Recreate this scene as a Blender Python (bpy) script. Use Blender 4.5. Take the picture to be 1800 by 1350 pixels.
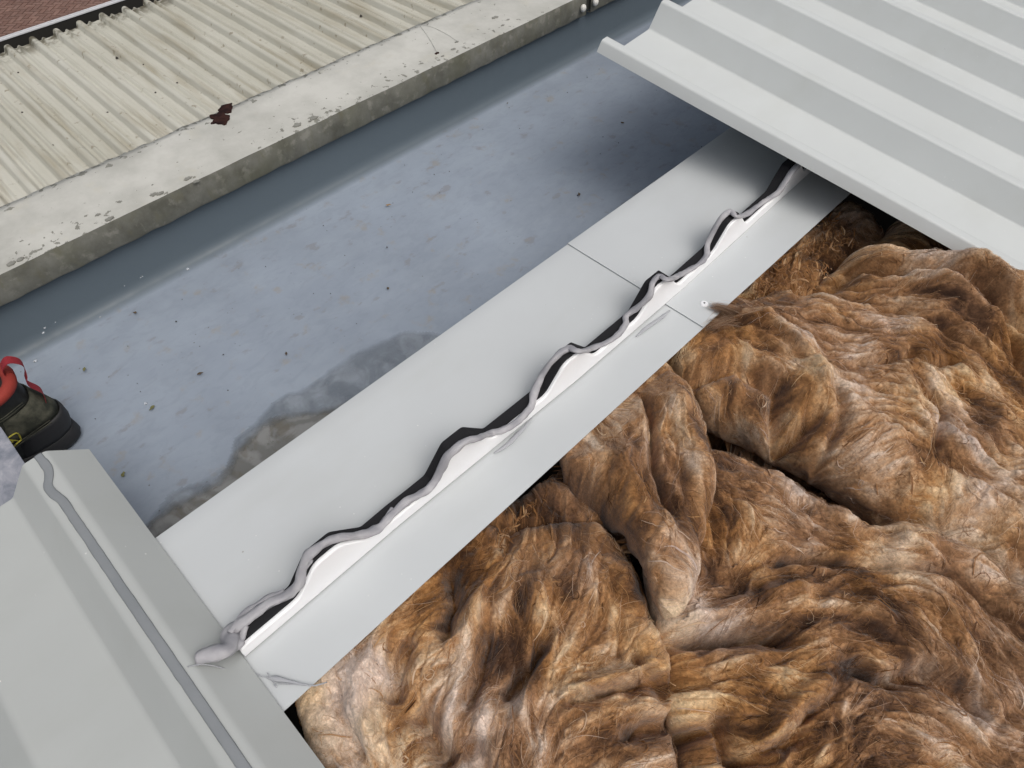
import bpy, bmesh, math, random
import numpy as np
from mathutils import Matrix, Vector, noise as mnoise

for o in list(bpy.data.objects): bpy.data.objects.remove(o)
scene = bpy.context.scene
rng = np.random.default_rng(7)
random.seed(7)

# ------------------------------------------------------------------ camera
# world frame: Z up, Y along the gutter (away from camera, to the right), +X up the new roof
F = 1134.0; PW, PH = 1800, 1350
CAM = np.array([0.0, 0.0, 0.69])
def _frame():
    vg = (2815 - 900, 865 + 675)
    xd = -931 - 900
    yd = (-(F * F) - vg[0] * xd) / vg[1]
    a = np.array([vg[0], vg[1], -F]); d = np.array([xd, yd, -F])
    Y = a / np.linalg.norm(a); X = -d / np.linalg.norm(d); Z = np.cross(X, Y)
    return np.stack([X, Y, Z], 1)
RC = _frame()
def at(px, py, z):
    """point of the photograph carried on to the level z"""
    r = RC.T @ np.array([px - 900, -(py - 675), -F])
    return CAM + r * ((z - CAM[2]) / r[2])
cd = bpy.data.cameras.new("camera"); cam = bpy.data.objects.new("camera", cd)
scene.collection.objects.link(cam)
cam.matrix_world = Matrix([list(RC.T[0]) + [CAM[0]], list(RC.T[1]) + [CAM[1]], list(RC.T[2]) + [CAM[2]], [0, 0, 0, 1]])
cd.sensor_width = 36; cd.lens = F / 1800 * 36; cd.clip_start = 0.01; cd.clip_end = 500
scene.camera = cam

# ------------------------------------------------------------------ light
SUN_EL, SUN_AZ = 60, 88           # azimuth measured from +Y towards +X
world = bpy.data.worlds.new("World"); scene.world = world; world.use_nodes = True
nt = world.node_tree; nt.nodes.clear()
wo = nt.nodes.new("ShaderNodeOutputWorld"); bg = nt.nodes.new("ShaderNodeBackground")
sky = nt.nodes.new("ShaderNodeTexSky"); sky.sky_type = 'NISHITA'; sky.sun_disc = False
sky.sun_elevation = math.radians(SUN_EL); sky.sun_rotation = math.radians(SUN_AZ)
sky.air_density = 1.0; sky.dust_density = 8.0; sky.ozone_density = 0.6; sky.altitude = 50
hs = nt.nodes.new("ShaderNodeHueSaturation"); hs.inputs['Saturation'].default_value = 0.42
nt.links.new(sky.outputs[0], hs.inputs['Color']); nt.links.new(hs.outputs[0], bg.inputs[0])
bg.inputs[1].default_value = 0.129
nt.links.new(bg.outputs[0], wo.inputs[0])
sd = bpy.data.lights.new("sun", 'SUN'); sd.energy = 0.62; sd.angle = math.radians(60); sd.color = (1, 0.97, 0.93)
sun = bpy.data.objects.new("sun", sd); scene.collection.objects.link(sun)
el, az = math.radians(SUN_EL), math.radians(SUN_AZ)
sdir = Vector((math.sin(az) * math.cos(el), math.cos(az) * math.cos(el), math.sin(el)))
sun.rotation_euler = sdir.to_track_quat('Z', 'Y').to_euler()
scene.view_settings.view_transform = 'Standard'; scene.view_settings.look = 'None'
scene.view_settings.gamma = 1.0; scene.view_settings.exposure = 0.0
scene.view_settings.use_curve_mapping = False
scene.render.engine = 'CYCLES'

# ------------------------------------------------------------------ helpers
COL = scene.collection
def link(o, parent=None):
    COL.objects.link(o)
    if parent is not None: o.parent = parent
    return o
def tag(o, label=None, cat=None, group=None, kind=None):
    if label: o['label'] = label
    if cat: o['category'] = cat
    if group: o['group'] = group
    if kind: o['kind'] = kind
    return o
def empty(name, loc=(0, 0, 0)):
    o = bpy.data.objects.new(name, None); o.location = loc; o.empty_display_size = .05
    return link(o)
def mesh(name, verts, faces, mat=None, parent=None, smooth=False, colors=None, mats=None, fmat=None):
    me = bpy.data.meshes.new(name)
    verts = np.asarray(verts, dtype=np.float32)
    if isinstance(faces, np.ndarray):
        n = len(faces); k = faces.shape[1]
        me.vertices.add(len(verts)); me.vertices.foreach_set('co', verts.ravel())
        me.loops.add(n * k); me.polygons.add(n)
        me.loops.foreach_set('vertex_index', faces.ravel().astype(np.int32))
        me.polygons.foreach_set('loop_start', np.arange(0, n * k, k, dtype=np.int32))
        me.polygons.foreach_set('loop_total', np.full(n, k, dtype=np.int32))
    else:
        me.from_pydata([tuple(map(float, v)) for v in verts], [], faces)
    me.update(calc_edges=True)
    if smooth: me.polygons.foreach_set('use_smooth', np.ones(len(me.polygons), dtype=bool))
    if colors is not None:
        ca = me.color_attributes.new('Col', 'FLOAT_COLOR', 'POINT')
        c = np.ones((len(verts), 4), dtype=np.float32); c[:, :3] = colors
        ca.data.foreach_set('color', c.ravel())
    if mats:
        for m in mats: me.materials.append(m)
        if fmat is not None: me.polygons.foreach_set('material_index', np.asarray(fmat, dtype=np.int32))
    elif mat: me.materials.append(mat)
    o = bpy.data.objects.new(name, me)
    if parent is not None and (parent.location.length > 0):
        me.transform(Matrix.Translation(-parent.location))
    return link(o, parent)
def recalc(o):
    bm = bmesh.new(); bm.from_mesh(o.data); bmesh.ops.recalc_face_normals(bm, faces=bm.faces); bm.to_mesh(o.data); bm.free(); return o
def box(name, lo, hi, mat, parent=None, bevel=0.0):
    bm = bmesh.new(); bmesh.ops.create_cube(bm, size=1)
    for v in bm.verts:
        v.co = Vector([(lo[i] + hi[i]) / 2 + v.co[i] * (hi[i] - lo[i]) for i in range(3)])
    if bevel: bmesh.ops.bevel(bm, geom=bm.edges[:], offset=bevel, segments=2, affect='EDGES')
    if parent is not None and parent.location.length > 0: bmesh.ops.translate(bm, verts=bm.verts, vec=-parent.location)
    me = bpy.data.meshes.new(name); bm.to_mesh(me); bm.free(); me.materials.append(mat)
    return link(bpy.data.objects.new(name, me), parent)

def round_poly(pts, r=0.003, seg=3):
    """open polyline with its inner corners rounded"""
    out = [np.array(pts[0], float)]
    for i in range(1, len(pts) - 1):
        p = np.array(pts[i], float); a = np.array(pts[i - 1], float) - p; b = np.array(pts[i + 1], float) - p
        la, lb = np.linalg.norm(a), np.linalg.norm(b); rr = min(r, la * .45, lb * .45)
        s, e = p + a / la * rr, p + b / lb * rr
        for k in range(seg + 1):
            t = k / seg; out.append((1 - t) ** 2 * s + 2 * t * (1 - t) * p + t * t * e)
    out.append(np.array(pts[-1], float)); return np.array(out)
def offset(pl, d):
    t = np.gradient(pl, axis=0); n = np.stack([-t[:, 1], t[:, 0]], 1); n /= np.linalg.norm(n, axis=1)[:, None]
    return pl + n * d
def extrude(name, prof, us, O, U, V, W, th, mat, parent=None, warp=None, smooth=True):
    """profile (v,w) carried along U, as a closed thin sheet"""
    top = prof; bot = offset(prof, -th); n = len(prof); O, U, V, W = map(np.array, (O, U, V, W))
    verts = []
    for u in us:
        for pr in (top, bot):
            for v, w in pr:
                dw = warp(u, v) if warp else 0
                verts.append(O + U * u + V * v + W * (w + dw))
    faces = []; S = 2 * n
    for i in range(len(us) - 1):
        a = i * S; b = a + S
        for k in range(n - 1):
            faces.append((a + k, b + k, b + k + 1, a + k + 1)); faces.append((a + n + k, a + n + k + 1, b + n + k + 1, b + n + k))
        faces.append((a, a + n, b + n, b)); faces.append((a + n - 1, b + n - 1, b + S - 1, a + S - 1))
    L = (len(us) - 1) * S
    for k in range(n - 1):
        faces.append((k, k + 1, n + k + 1, n + k)); faces.append((L + k, L + n + k, L + n + k + 1, L + k + 1))
    o = mesh(name, verts, faces, mat, parent)
    recalc(o)
    if smooth:
        for p in o.data.polygons: p.use_smooth = True
        o.data.set_sharp_from_angle(angle=math.radians(28))
    return o
def catmull(P, n=6):
    P = np.asarray(P, float); Q = np.vstack([2 * P[0] - P[1], P, 2 * P[-1] - P[-2]]); out = []
    for i in range(1, len(Q) - 2):
        for k in range(n):
            t = k / n; a, b, c, d = Q[i - 1], Q[i], Q[i + 1], Q[i + 2]
            out.append(.5 * ((2 * b) + (c - a) * t + (2 * a - 5 * b + 4 * c - d) * t * t + (3 * b - a - 3 * c + d) * t ** 3))
    out.append(Q[-2]); return np.array(out)
def tube(name, path, rad, mat, parent=None, seg=10, flat=1.0, wob=0.0, seed=0, caps=True):
    path = np.asarray(path, float); n = len(path); rad = np.broadcast_to(np.asarray(rad, float), (n,))
    T = np.gradient(path, axis=0); T /= np.linalg.norm(T, axis=1)[:, None] + 1e-9
    verts = []
    for i in range(n):
        up = np.array([0, 0, 1.0]); s = np.cross(T[i], up); ls = np.linalg.norm(s)
        s = s / ls if ls > 1e-3 else np.array([1.0, 0, 0]); u = np.cross(s, T[i])
        for k in range(seg):
            a = 2 * math.pi * k / seg; r = rad[i]
            if wob: r *= 1 + wob * mnoise.noise(Vector((path[i][0] * 90 + seed, path[i][1] * 90, a * 1.3)))
            verts.append(path[i] + s * math.cos(a) * r + u * math.sin(a) * r * flat)
    faces = [(i * seg + k, i * seg + (k + 1) % seg, (i + 1) * seg + (k + 1) % seg, (i + 1) * seg + k) for i in range(n - 1) for k in range(seg)]
    if caps: faces += [tuple(range(seg))[::-1], tuple((n - 1) * seg + k for k in range(seg))]
    o = mesh(name, verts, faces, mat, parent, smooth=True); recalc(o); return o
def flat_poly(name, pts, z, th, mat, parent=None, jag=0.0, sub=1):
    """thin plate with a traced outline"""
    P = np.array(pts, float)
    if sub > 1:
        Q = []
        for i in range(len(P)):
            a, b = P[i], P[(i + 1) % len(P)]
            for k in range(sub): Q.append(a + (b - a) * k / sub + rng.normal(0, jag, 2))
        P = np.array(Q)
    n = len(P)
    verts = [(x, y, z) for x, y in P] + [(x, y, z - th) for x, y in P]
    faces = [tuple(range(n)), tuple(range(2 * n - 1, n - 1, -1))] + [(i, n + i, n + (i + 1) % n, (i + 1) % n) for i in range(n)]
    o = mesh(name, verts, faces, mat, parent); recalc(o); return o

# ------------------------------------------------------------------ materials
class NM:
    def __init__(s, name, base=(.5, .5, .5), rough=.5, metal=0.0, spec=.5):
        s.m = bpy.data.materials.new(name); s.m.use_nodes = True; s.t = s.m.node_tree
        s.b = s.t.nodes['Principled BSDF']; s.b.inputs['Base Color'].default_value = (*base, 1)
        s.b.inputs['Roughness'].default_value = rough; s.b.inputs['Metallic'].default_value = metal
        s.b.inputs['Specular IOR Level'].default_value = spec
        s.tc = s.t.nodes.new('ShaderNodeTexCoord')
        geo = s.t.nodes.new('ShaderNodeNewGeometry'); s.pos = geo.outputs['Position']
    def n(s, k, **kw):
        q = s.t.nodes.new(k)
        for a, b in kw.items(): setattr(q, a, b)
        return q
    def l(s, a, b): s.t.links.new(a, b)
    def noise(s, scale, detail=4, rough=.55, vec=None, dist=0.0, stretch=None, off=(0, 0, 0)):
        mp = s.n('ShaderNodeMapping'); s.l(vec if vec is not None else s.pos, mp.inputs[0])
        if stretch: mp.inputs['Scale'].default_value = stretch
        mp.inputs['Location'].default_value = off
        q = s.n('ShaderNodeTexNoise'); q.inputs['Scale'].default_value = scale; q.inputs['Detail'].default_value = detail
        q.inputs['Roughness'].default_value = rough; q.inputs['Distortion'].default_value = dist
        s.l(mp.outputs[0], q.inputs['Vector']); return q.outputs['Fac']
    def voro(s, scale, vec=None, feature='F1', out='Distance'):
        q = s.n('ShaderNodeTexVoronoi', feature=feature); q.inputs['Scale'].default_value = scale
        s.l(vec if vec is not None else s.pos, q.inputs['Vector']); return q.outputs[out]
    def ramp(s, v, stops):
        q = s.n('ShaderNodeValToRGB'); cr = q.color_ramp
        while len(cr.elements) < len(stops): cr.elements.new(.5)
        for e, (p, c) in zip(cr.elements, stops):
            e.position = p; e.color = (c, c, c, 1) if not hasattr(c, '__len__') else (*c, 1)
        s.l(v, q.inputs[0]); return q.outputs[0]
    def mix(s, fac, a, b, mode='MIX'):
        q = s.n('ShaderNodeMix', data_type='RGBA', blend_type=mode)
        for v, i in ((fac, 0), (a, 6), (b, 7)):
            if hasattr(v, 'is_linked') or hasattr(v, 'links'): s.l(v, q.inputs[i])
            else: q.inputs[i].default_value = v if i == 0 else (*v, 1)
        return q.outputs[2]
    def math(s, op, a, b=0.0, clamp=False):
        q = s.n('ShaderNodeMath', operation=op, use_clamp=clamp)
        for v, i in ((a, 0), (b, 1)):
            if hasattr(v, 'links'): s.l(v, q.inputs[i])
            else: q.inputs[i].default_value = v
        return q.outputs[0]
    def axis(s, i):
        q = s.n('ShaderNodeSeparateXYZ'); s.l(s.pos, q.inputs[0]); return q.outputs[i]
    def maprange(s, v, a, b, c=0.0, d=1.0):
        q = s.n('ShaderNodeMapRange'); s.l(v, q.inputs[0])
        for i, x in enumerate((a, b, c, d)): q.inputs[i + 1].default_value = x
        return q.outputs[0]
    def col(s, v): s.l(v, s.b.inputs['Base Color'])
    def rough(s, v): s.l(v, s.b.inputs['Roughness'])
    def bump(s, h, strength=.3, dist=.001):
        q = s.n('ShaderNodeBump'); q.inputs['Strength'].default_value = strength; q.inputs['Distance'].default_value = dist
        s.l(h, q.inputs['Height']); s.l(q.outputs[0], s.b.inputs['Normal'])

def m_steel(name, base, spots=.5, rough=.42):
    k = NM(name, base, rough, spec=.35)
    b = np.array(base)
    c = k.mix(k.ramp(k.noise(3.5, 5, .6), [(.35, 0.0), (.7, 1.0)]), tuple(b * .955), tuple(b * 1.02))
    smear = k.ramp(k.noise(11, 5, .6, stretch=(1, .35, 1), off=(3, 1, 0)), [(.50, 0.0), (.75, .26)])
    c = k.mix(smear, c, tuple(b * np.array([.80, .79, .74])))
    sp = k.ramp(k.voro(42), [(.035, 1.0), (.065, 0.0)])
    gate = k.ramp(k.noise(16, 3, .6, off=(7, 3, 2)), [(.60, 0.0), (.66, 1.0)])
    c = k.mix(k.math('MULTIPLY', k.math('MULTIPLY', sp, gate), spots), c, (.13, .10, .06))
    sp2 = k.ramp(k.voro(75), [(.05, 1.0), (.09, 0.0)])
    gate2 = k.ramp(k.noise(9, 2, .6, off=(1, 9, 4)), [(.55, 0.0), (.62, 1.0)])
    c = k.mix(k.math('MULTIPLY', k.math('MULTIPLY', sp2, gate2), spots * .8), c, (.75, .75, .72))
    k.col(c)
    k.rough(k.ramp(k.noise(9, 5, .6), [(.3, rough - .06), (.75, rough + .12)]))
    k.bump(k.noise(5, 3, .5), .35, .0015)
    return k.m
M_flash = m_steel('coated_steel_flashing', (.476, .500, .510), .7)
M_sheetR = m_steel('coated_steel_sheet', (.500, .524, .522), .35)
M_sheetL = m_steel('coated_steel_sheet_dusty_shaded', (.385, .403, .396), .8)  # dimmer light at lower left painted into the base; specks are dust
# gutter liner
k = NM('gutter_liner', (.2, .24, .3), .4, spec=.5)
c = k.mix(k.ramp(k.noise(2.6, 6, .62), [(.3, 0.0), (.7, 1.0)]), (.20, .232, .278), (.272, .317, .378))
c = k.mix(k.ramp(k.noise(14, 6, .7, stretch=(1, .45, 1)), [(.45, 0.0), (.72, .22)]), c, (.35, .40, .445))
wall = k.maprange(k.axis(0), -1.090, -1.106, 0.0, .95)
blot = k.ramp(k.noise(34, 4, .6, stretch=(1, .6, 1), off=(2, 5, 0)), [(.615, 0.0), (.68, .4)])
low = k.maprange(k.axis(2), -.145, -.12, 1.0, 0.0)
c = k.mix(k.math('MULTIPLY', blot, low), c, (.17, .155, .15))
br = k.ramp(k.noise(20, 4, .6, off=(9, 2, 1)), [(.60, 0.0), (.70, .45)])
c = k.mix(k.math('MULTIPLY', br, low), c, (.25, .22, .17))
film = k.ramp(k.noise(55, 5, .65, stretch=(1, .5, 1), dist=.8, off=(4, 4, 0)), [(.50, 0.0), (.60, .12)])
c = k.mix(k.math('MULTIPLY', film, low), c, (.13, .15, .18))
fl = k.ramp(k.voro(60), [(.05, 1.0), (.10, 0.0)])
g = k.ramp(k.noise(13, 2, .6, off=(1, 7, 0)), [(.54, 0.0), (.6, 1.0)])
c = k.mix(k.math('MULTIPLY', k.math('MULTIPLY', fl, g), k.math('MULTIPLY', low, .7)), c, (.07, .065, .055))
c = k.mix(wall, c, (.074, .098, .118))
k.col(c); k.b.inputs['Specular IOR Level'].default_value = .35
k.rough(k.math('ADD', k.ramp(k.noise(9, 6, .7, dist=.5), [(.35, .36), (.68, .58)]), k.math('MULTIPLY', k.maprange(k.axis(2), -.146, -.13, 0.0, 1.0), .2)))
k.bump(k.math('ADD', k.noise(3.5, 4, .6), k.math('MULTIPLY', k.noise(45, 4, .6), .12)), .5, .006)
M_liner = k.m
# muddy water
k = NM('murky_water', (.2, .2, .19), .08, spec=.5)
wz = k.n('ShaderNodeTexWave', wave_type='RINGS', rings_direction='SPHERICAL'); wz.inputs['Scale'].default_value = 9; wz.inputs['Distortion'].default_value = 14
wz.inputs['Detail'].default_value = 4; wz.inputs['Detail Scale'].default_value = 1.2
mp = k.n('ShaderNodeMapping'); mp.inputs['Location'].default_value = (.70, -.17, .15); k.l(k.pos, mp.inputs[0]); k.l(mp.outputs[0], wz.inputs['Vector'])
c = k.mix(k.ramp(wz.outputs['Fac'], [(.2, 0.0), (.9, 1.0)]), (.135, .137, .13), (.20, .203, .198))
c = k.mix(k.ramp(k.noise(26, 5, .6, stretch=(.5, 1, 1), dist=1.5), [(.52, 0.0), (.64, .75)]), c, (.115, .105, .085))
c = k.mix(k.ramp(k.noise(80, 4, .6), [(.62, 0.0), (.68, .5)]), c, (.075, .07, .055))
k.col(c); k.rough(k.ramp(k.noise(6, 3), [(.4, .10), (.7, .22)])); k.bump(k.noise(8, 3, .5), .12, .004)
M_mud = k.m
k = NM('thin_water_film', (.15, .18, .215), .1, spec=.5)
k.col(k.mix(k.ramp(k.noise(18, 5, .6, dist=1.2), [(.45, 0.0), (.6, 1.0)]), (.165, .19, .22), (.235, .265, .30))); k.bump(k.noise(10, 3), .1, .003)
M_film = k.m
# old roof
k = NM('weathered_cream_coating', (.5, .48, .38), .6, spec=.25)
c = k.mix(k.ramp(k.noise(5, 6, .65, stretch=(.35, 1, 1)), [(.3, 0.0), (.7, 1.0)]), (.385, .378, .318), (.50, .495, .44))
c = k.mix(k.ramp(k.noise(26, 5, .6, stretch=(.12, 1, 1)), [(.50, 0.0), (.70, .6)]), c, (.26, .225, .15))
sp = k.ramp(k.noise(55, 4, .6, off=(3, 3, 3)), [(.63, 0.0), (.70, .7)])
c = k.mix(sp, c, (.19, .16, .11))
edge = k.maprange(k.axis(0), -1.86, -1.92, 0.0, 1.0)
c = k.mix(k.math('MULTIPLY', edge, k.ramp(k.noise(28, 5, .7), [(.44, 0.0), (.56, 1.0)])), c, (.11, .10, .07))
k.col(c); k.bump(k.noise(30, 5, .6), .35, .002)
M_old = k.m
k = NM('coping_coating', (.55, .54, .48), .6, spec=.25)
c = k.mix(k.ramp(k.noise(7, 6, .65), [(.35, 0.0), (.65, 1.0)]), (.36, .36, .33), (.50, .50, .465))
d_ar = k.maprange(k.axis(0), -1.180, -1.108, 0.0, 1.0)
d_in = k.maprange(k.axis(0), -1.255, -1.292, 0.0, 1.0)
gate = k.ramp(k.noise(3.2, 3, .6, stretch=(0, 1, 0), off=(0, 3.3, 0)), [(.40, 0.0), (.56, 1.0)])
ed = k.math('ADD', k.math('MULTIPLY', k.math('MULTIPLY', d_ar, gate), .15), k.math('MULTIPLY', d_in, .165))
pn = k.math('ADD', k.noise(62, 5, .6, off=(5, 5, 5)), ed)
peel = k.ramp(pn, [(.665, 0.0), (.68, 1.0)])
c = k.mix(k.ramp(pn, [(.62, 0.0), (.69, .35)]), c, (.55, .545, .51))
c = k.mix(peel, c, (.20, .20, .175))
c = k.mix(k.ramp(k.noise(12, 4, .6, off=(8, 1, 1)), [(.6, 0.0), (.8, .3)]), c, (.5, .45, .3))
k.col(c); k.bump(k.math('SUBTRACT', k.noise(24, 5, .65), k.math('MULTIPLY', peel, .5)), .5, .0016)
M_cop = k.m
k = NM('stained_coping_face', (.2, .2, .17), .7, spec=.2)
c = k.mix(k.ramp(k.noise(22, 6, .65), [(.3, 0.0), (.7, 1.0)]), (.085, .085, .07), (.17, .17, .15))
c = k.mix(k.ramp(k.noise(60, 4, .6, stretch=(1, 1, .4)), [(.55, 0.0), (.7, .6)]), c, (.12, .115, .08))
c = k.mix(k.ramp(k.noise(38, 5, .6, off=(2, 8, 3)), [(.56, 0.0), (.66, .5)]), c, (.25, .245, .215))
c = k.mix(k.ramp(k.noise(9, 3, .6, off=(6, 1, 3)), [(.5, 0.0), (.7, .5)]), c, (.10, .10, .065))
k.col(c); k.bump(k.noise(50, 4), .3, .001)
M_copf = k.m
k = NM('rust', (.05, .022, .015), .9, spec=.1); k.col(k.mix(k.ramp(k.noise(60, 4), [(.4, 0.0), (.6, 1.0)]), (.016, .008, .008), (.036, .016, .013))); M_rust = k.m
k = NM('bare_grey_patch', (.19, .19, .17), .7); k.col(k.mix(k.noise(90, 4), (.14, .14, .12), (.26, .26, .235))); M_bare = k.m
M_gblack = NM('eaves_gutter_plastic', (.016, .015, .013), .5).m
k = NM('eaves_gutter_dirt', (.03, .025, .015), .8); k.col(k.mix(k.ramp(k.noise(20, 5), [(.45, 0.0), (.65, 1.0)]), (.012, .012, .012), (.065, .052, .025))); M_gdirt = k.m
M_rim = NM('gutter_rim', (.55, .56, .58), .4).m
# bricks
def m_brick(nm, a, b):
    k = NM(nm, a, .85, spec=.2); oi = k.n('ShaderNodeObjectInfo')
    c = k.mix(oi.outputs['Random'], a, b); c = k.mix(k.ramp(k.noise(6, 5, .7), [(.4, 0.0), (.75, .5)]), c, (.13, .095, .085)); k.col(c); k.bump(k.noise(60, 3), .3, .003); return k.m
M_brick = m_brick('paving_brick', (.15, .085, .068), (.215, .13, .105))
k = NM('joint_sand', (.045, .034, .03), .95); k.col(k.mix(k.noise(2, 4), (.03, .024, .022), (.06, .046, .04))); M_joint = k.m
k = NM('asphalt', (.05, .05, .05), .9); k.col(k.mix(k.noise(1.5, 6, .7), (.04, .04, .04), (.075, .072, .068))); M_asph = k.m
k = NM('white_foam', (.87, .88, .90), .75, spec=.2); k.b.inputs['Subsurface Weight'].default_value = .6; k.b.inputs['Subsurface Radius'].default_value = (.01, .01, .01); k.b.inputs['Subsurface Scale'].default_value = 1.0; k.bump(k.noise(400, 2), .15, .0004); M_wfoam = k.m
k = NM('black_foam', (.012, .012, .014), .85, spec=.25); k.bump(k.noise(500, 2), .6, .0008); M_bfoam = k.m
k = NM('grey_sealant', (.36, .35, .37), .5, spec=.3)
k.col(k.mix(k.ramp(k.noise(45, 3, .5, stretch=(1, 1, .5)), [(.35, 0.0), (.65, 1.0)]), (.26, .26, .28), (.39, .385, .40)))
k.b.inputs['Subsurface Weight'].default_value = .25; k.b.inputs['Subsurface Radius'].default_value = (.004, .004, .004); k.b.inputs['Subsurface Scale'].default_value = 1.0
k.bump(k.noise(160, 3, .5, stretch=(1, .35, 1)), .35, .001); M_seal = k.m
k = NM('flat_grey_sealant', (.25, .26, .28), .5); k.col(k.mix(k.noise(30, 4), (.165, .18, .19), (.225, .238, .25))); k.bump(k.noise(120, 3), .2, .0006); M_seal2 = k.m
k = NM('smeared_sealant', (.33, .34, .36), .4); k.bump(k.noise(200, 3), .3, .0006); M_smear = k.m
M_rivet = NM('rivet_metal', (.72, .73, .75), .35).m
M_dark = NM('drilled_hole', (.03, .03, .03), .6).m
M_bolt = NM('white_bolt_cap', (.62, .61, .57), .5).m
k = NM('cavity_boards', (.03, .022, .016), .95); k.col(k.mix(k.noise(12, 4), (.016, .012, .01), (.04, .028, .02))); M_deck = k.m
k = NM('render_wall', (.3, .28, .25), .9); M_wall = k.m
k = NM('grit', (.05, .045, .04), .9); M_grit = k.m
k = NM('dry_leaf', (.28, .17, .06), .8); k.col(k.mix(k.noise(200, 3), (.3, .18, .06), (.14, .08, .03))); M_leaf = k.m
k = NM('dark_leaf', (.09, .06, .035), .85); k.col(k.mix(k.noise(200, 3), (.11, .075, .04), (.04, .03, .02))); M_leafd = k.m
k = NM('mossy_crumb', (.13, .13, .05), .9); M_moss = k.m
k = NM('liner_offcut', (.24, .25, .29), .35)
c = k.mix(k.ramp(k.noise(24, 6, .65, stretch=(.6, 1, 1), dist=1.5), [(.42, 0.0), (.62, 1.0)]), (.17, .185, .22), (.33, .335, .37)); k.col(c); k.bump(k.noise(30, 4), .4, .002); M_off = k.m
k = NM('water_drop', (.9, .93, .95), .03); k.b.inputs['Transmission Weight'].default_value = .8; k.b.inputs['IOR'].default_value = 1.33; M_drop = k.m
# boot
k = NM('boot_leather', (.016, .017, .014), .55, spec=.35)
c = k.mix(k.ramp(k.noise(22, 4, .6), [(.42, 0.0), (.62, 1.0)]), (.010, .0105, .010), (.030, .033, .024)); k.col(c); k.bump(k.noise(120, 4), .6, .0012); M_boot = k.m
k = NM('boot_suede', (.05, .05, .036), .9, spec=.2); k.col(k.mix(k.ramp(k.noise(40, 5, .65), [(.4, 0.0), (.65, 1.0)]), (.028, .030, .023), (.085, .083, .062))); k.bump(k.noise(200, 3), .5, .001); M_suede = k.m
k = NM('red_padding', (.33, .03, .018), .8); k.col(k.mix(k.noise(50, 3), (.17, .012, .010), (.27, .03, .016))); k.bump(k.noise(300, 2), .5, .001); M_red = k.m
k = NM('red_webbing', (.22, .010, .017), .7); k.bump(k.noise(500, 2), .5, .0008); M_web = k.m
M_rub = NM('boot_rubber', (.012, .012, .013), .6).m
M_yel = NM('yellow_print', (.34, .30, .03), .6).m
# wool (reads the colour of each fibre or tuft from the mesh)
def m_wool(nm, trans, bumpy):
    k = NM(nm, (.3, .16, .08), .95, spec=.1)
    at_ = k.n('ShaderNodeAttribute', attribute_name='Col'); col = at_.outputs['Color']
    if bumpy:
        col = k.mix(1.0, col, k.ramp(k.noise(240, 5, .65, dist=1.0), [(.3, .62), (.7, 1.3)]), 'MULTIPLY')
        col = k.mix(1.0, col, k.ramp(k.noise(55, 5, .6, dist=1.5), [(.3, .72), (.7, 1.22)]), 'MULTIPLY')
        k.bump(k.noise(320, 5, .65), .8, .0022)
    k.col(col)
    k.b.inputs['Sheen Weight'].default_value = .2; k.b.inputs['Sheen Roughness'].default_value = .5
    if trans:
        out = k.t.nodes['Material Output']; tr = k.n('ShaderNodeBsdfTranslucent'); k.l(col, tr.inputs[0])
        ms = k.n('ShaderNodeMixShader'); ms.inputs[0].default_value = trans
        k.l(k.b.outputs[0], ms.inputs[1]); k.l(tr.outputs[0], ms.inputs[2]); k.l(ms.outputs[0], out.inputs[0])
    return k.m
M_wool = m_wool('glass_wool', 0, True); M_fib = m_wool('glass_wool_fibre', .4, False)

# ------------------------------------------------------------------ ground far below, with brick paving
GZ = -4.7
tag(mesh('ground', [(-90, -60, GZ - .03), (40, -60, GZ - .03), (40, 90, GZ - .03), (-90, 90, GZ - .03)], [(0, 1, 2, 3)], M_asph), kind='structure')
pav = tag(mesh('brick_pavement', [(-24, -6, GZ), (-10, -6, GZ), (-10, 12, GZ), (-24, 12, GZ)], [(0, 1, 2, 3)], M_joint), kind='structure')
def brick_mesh(nm, lx, ly):
    bm = bmesh.new(); bmesh.ops.create_cube(bm, size=1)
    for v in bm.verts:
        t = .93 if v.co.z > 0 else 1.0
        v.co = Vector((v.co.x * (lx - .016) * (t if lx < ly else .97 if v.co.z > 0 else 1), v.co.y * (ly - .016) * (t if ly <= lx else .97 if v.co.z > 0 else 1), .0 + (v.co.z + .5) * .022))
    me = bpy.data.meshes.new(nm); bm.to_mesh(me); bm.free(); me.materials.append(M_brick); return me
BH, BV = brick_mesh('brick_lengthwise', .2, .1), brick_mesh('brick_crosswise', .1, .2)
rest = []
cells = []
for i in range(-60, 60):
    for j in range(-60, 60):
        r = (i - j) % 4
        if r == 0: cells.append((i * .1 + .1, j * .1 + .05, 0))
        elif r == 2: cells.append((i * .1 + .05, j * .1, 1))
RT = math.radians(45)
cells = [(x * math.cos(RT) - y * math.sin(RT) - 16.2, x * math.sin(RT) + y * math.cos(RT) + 2.7, k) for x, y, k in cells]
def vis_key(c): return max(abs(c[0] + 16.15) / 1.15, abs(c[1] - 2.85) / 1.25)
cells.sort(key=vis_key)
for n_, (x, y, kx) in enumerate(cells):
    if n_ < 298:
        o = bpy.data.objects.new('brick', BV if kx else BH); o.location = (x, y, GZ + .001 + random.uniform(-.001, .002)); o.rotation_euler.z = RT + random.uniform(-.015, .015)
        link(o, pav)
    elif vis_key((x, y)) < 3.2: rest.append((x, y, kx))
bv, bf = [], []
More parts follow.
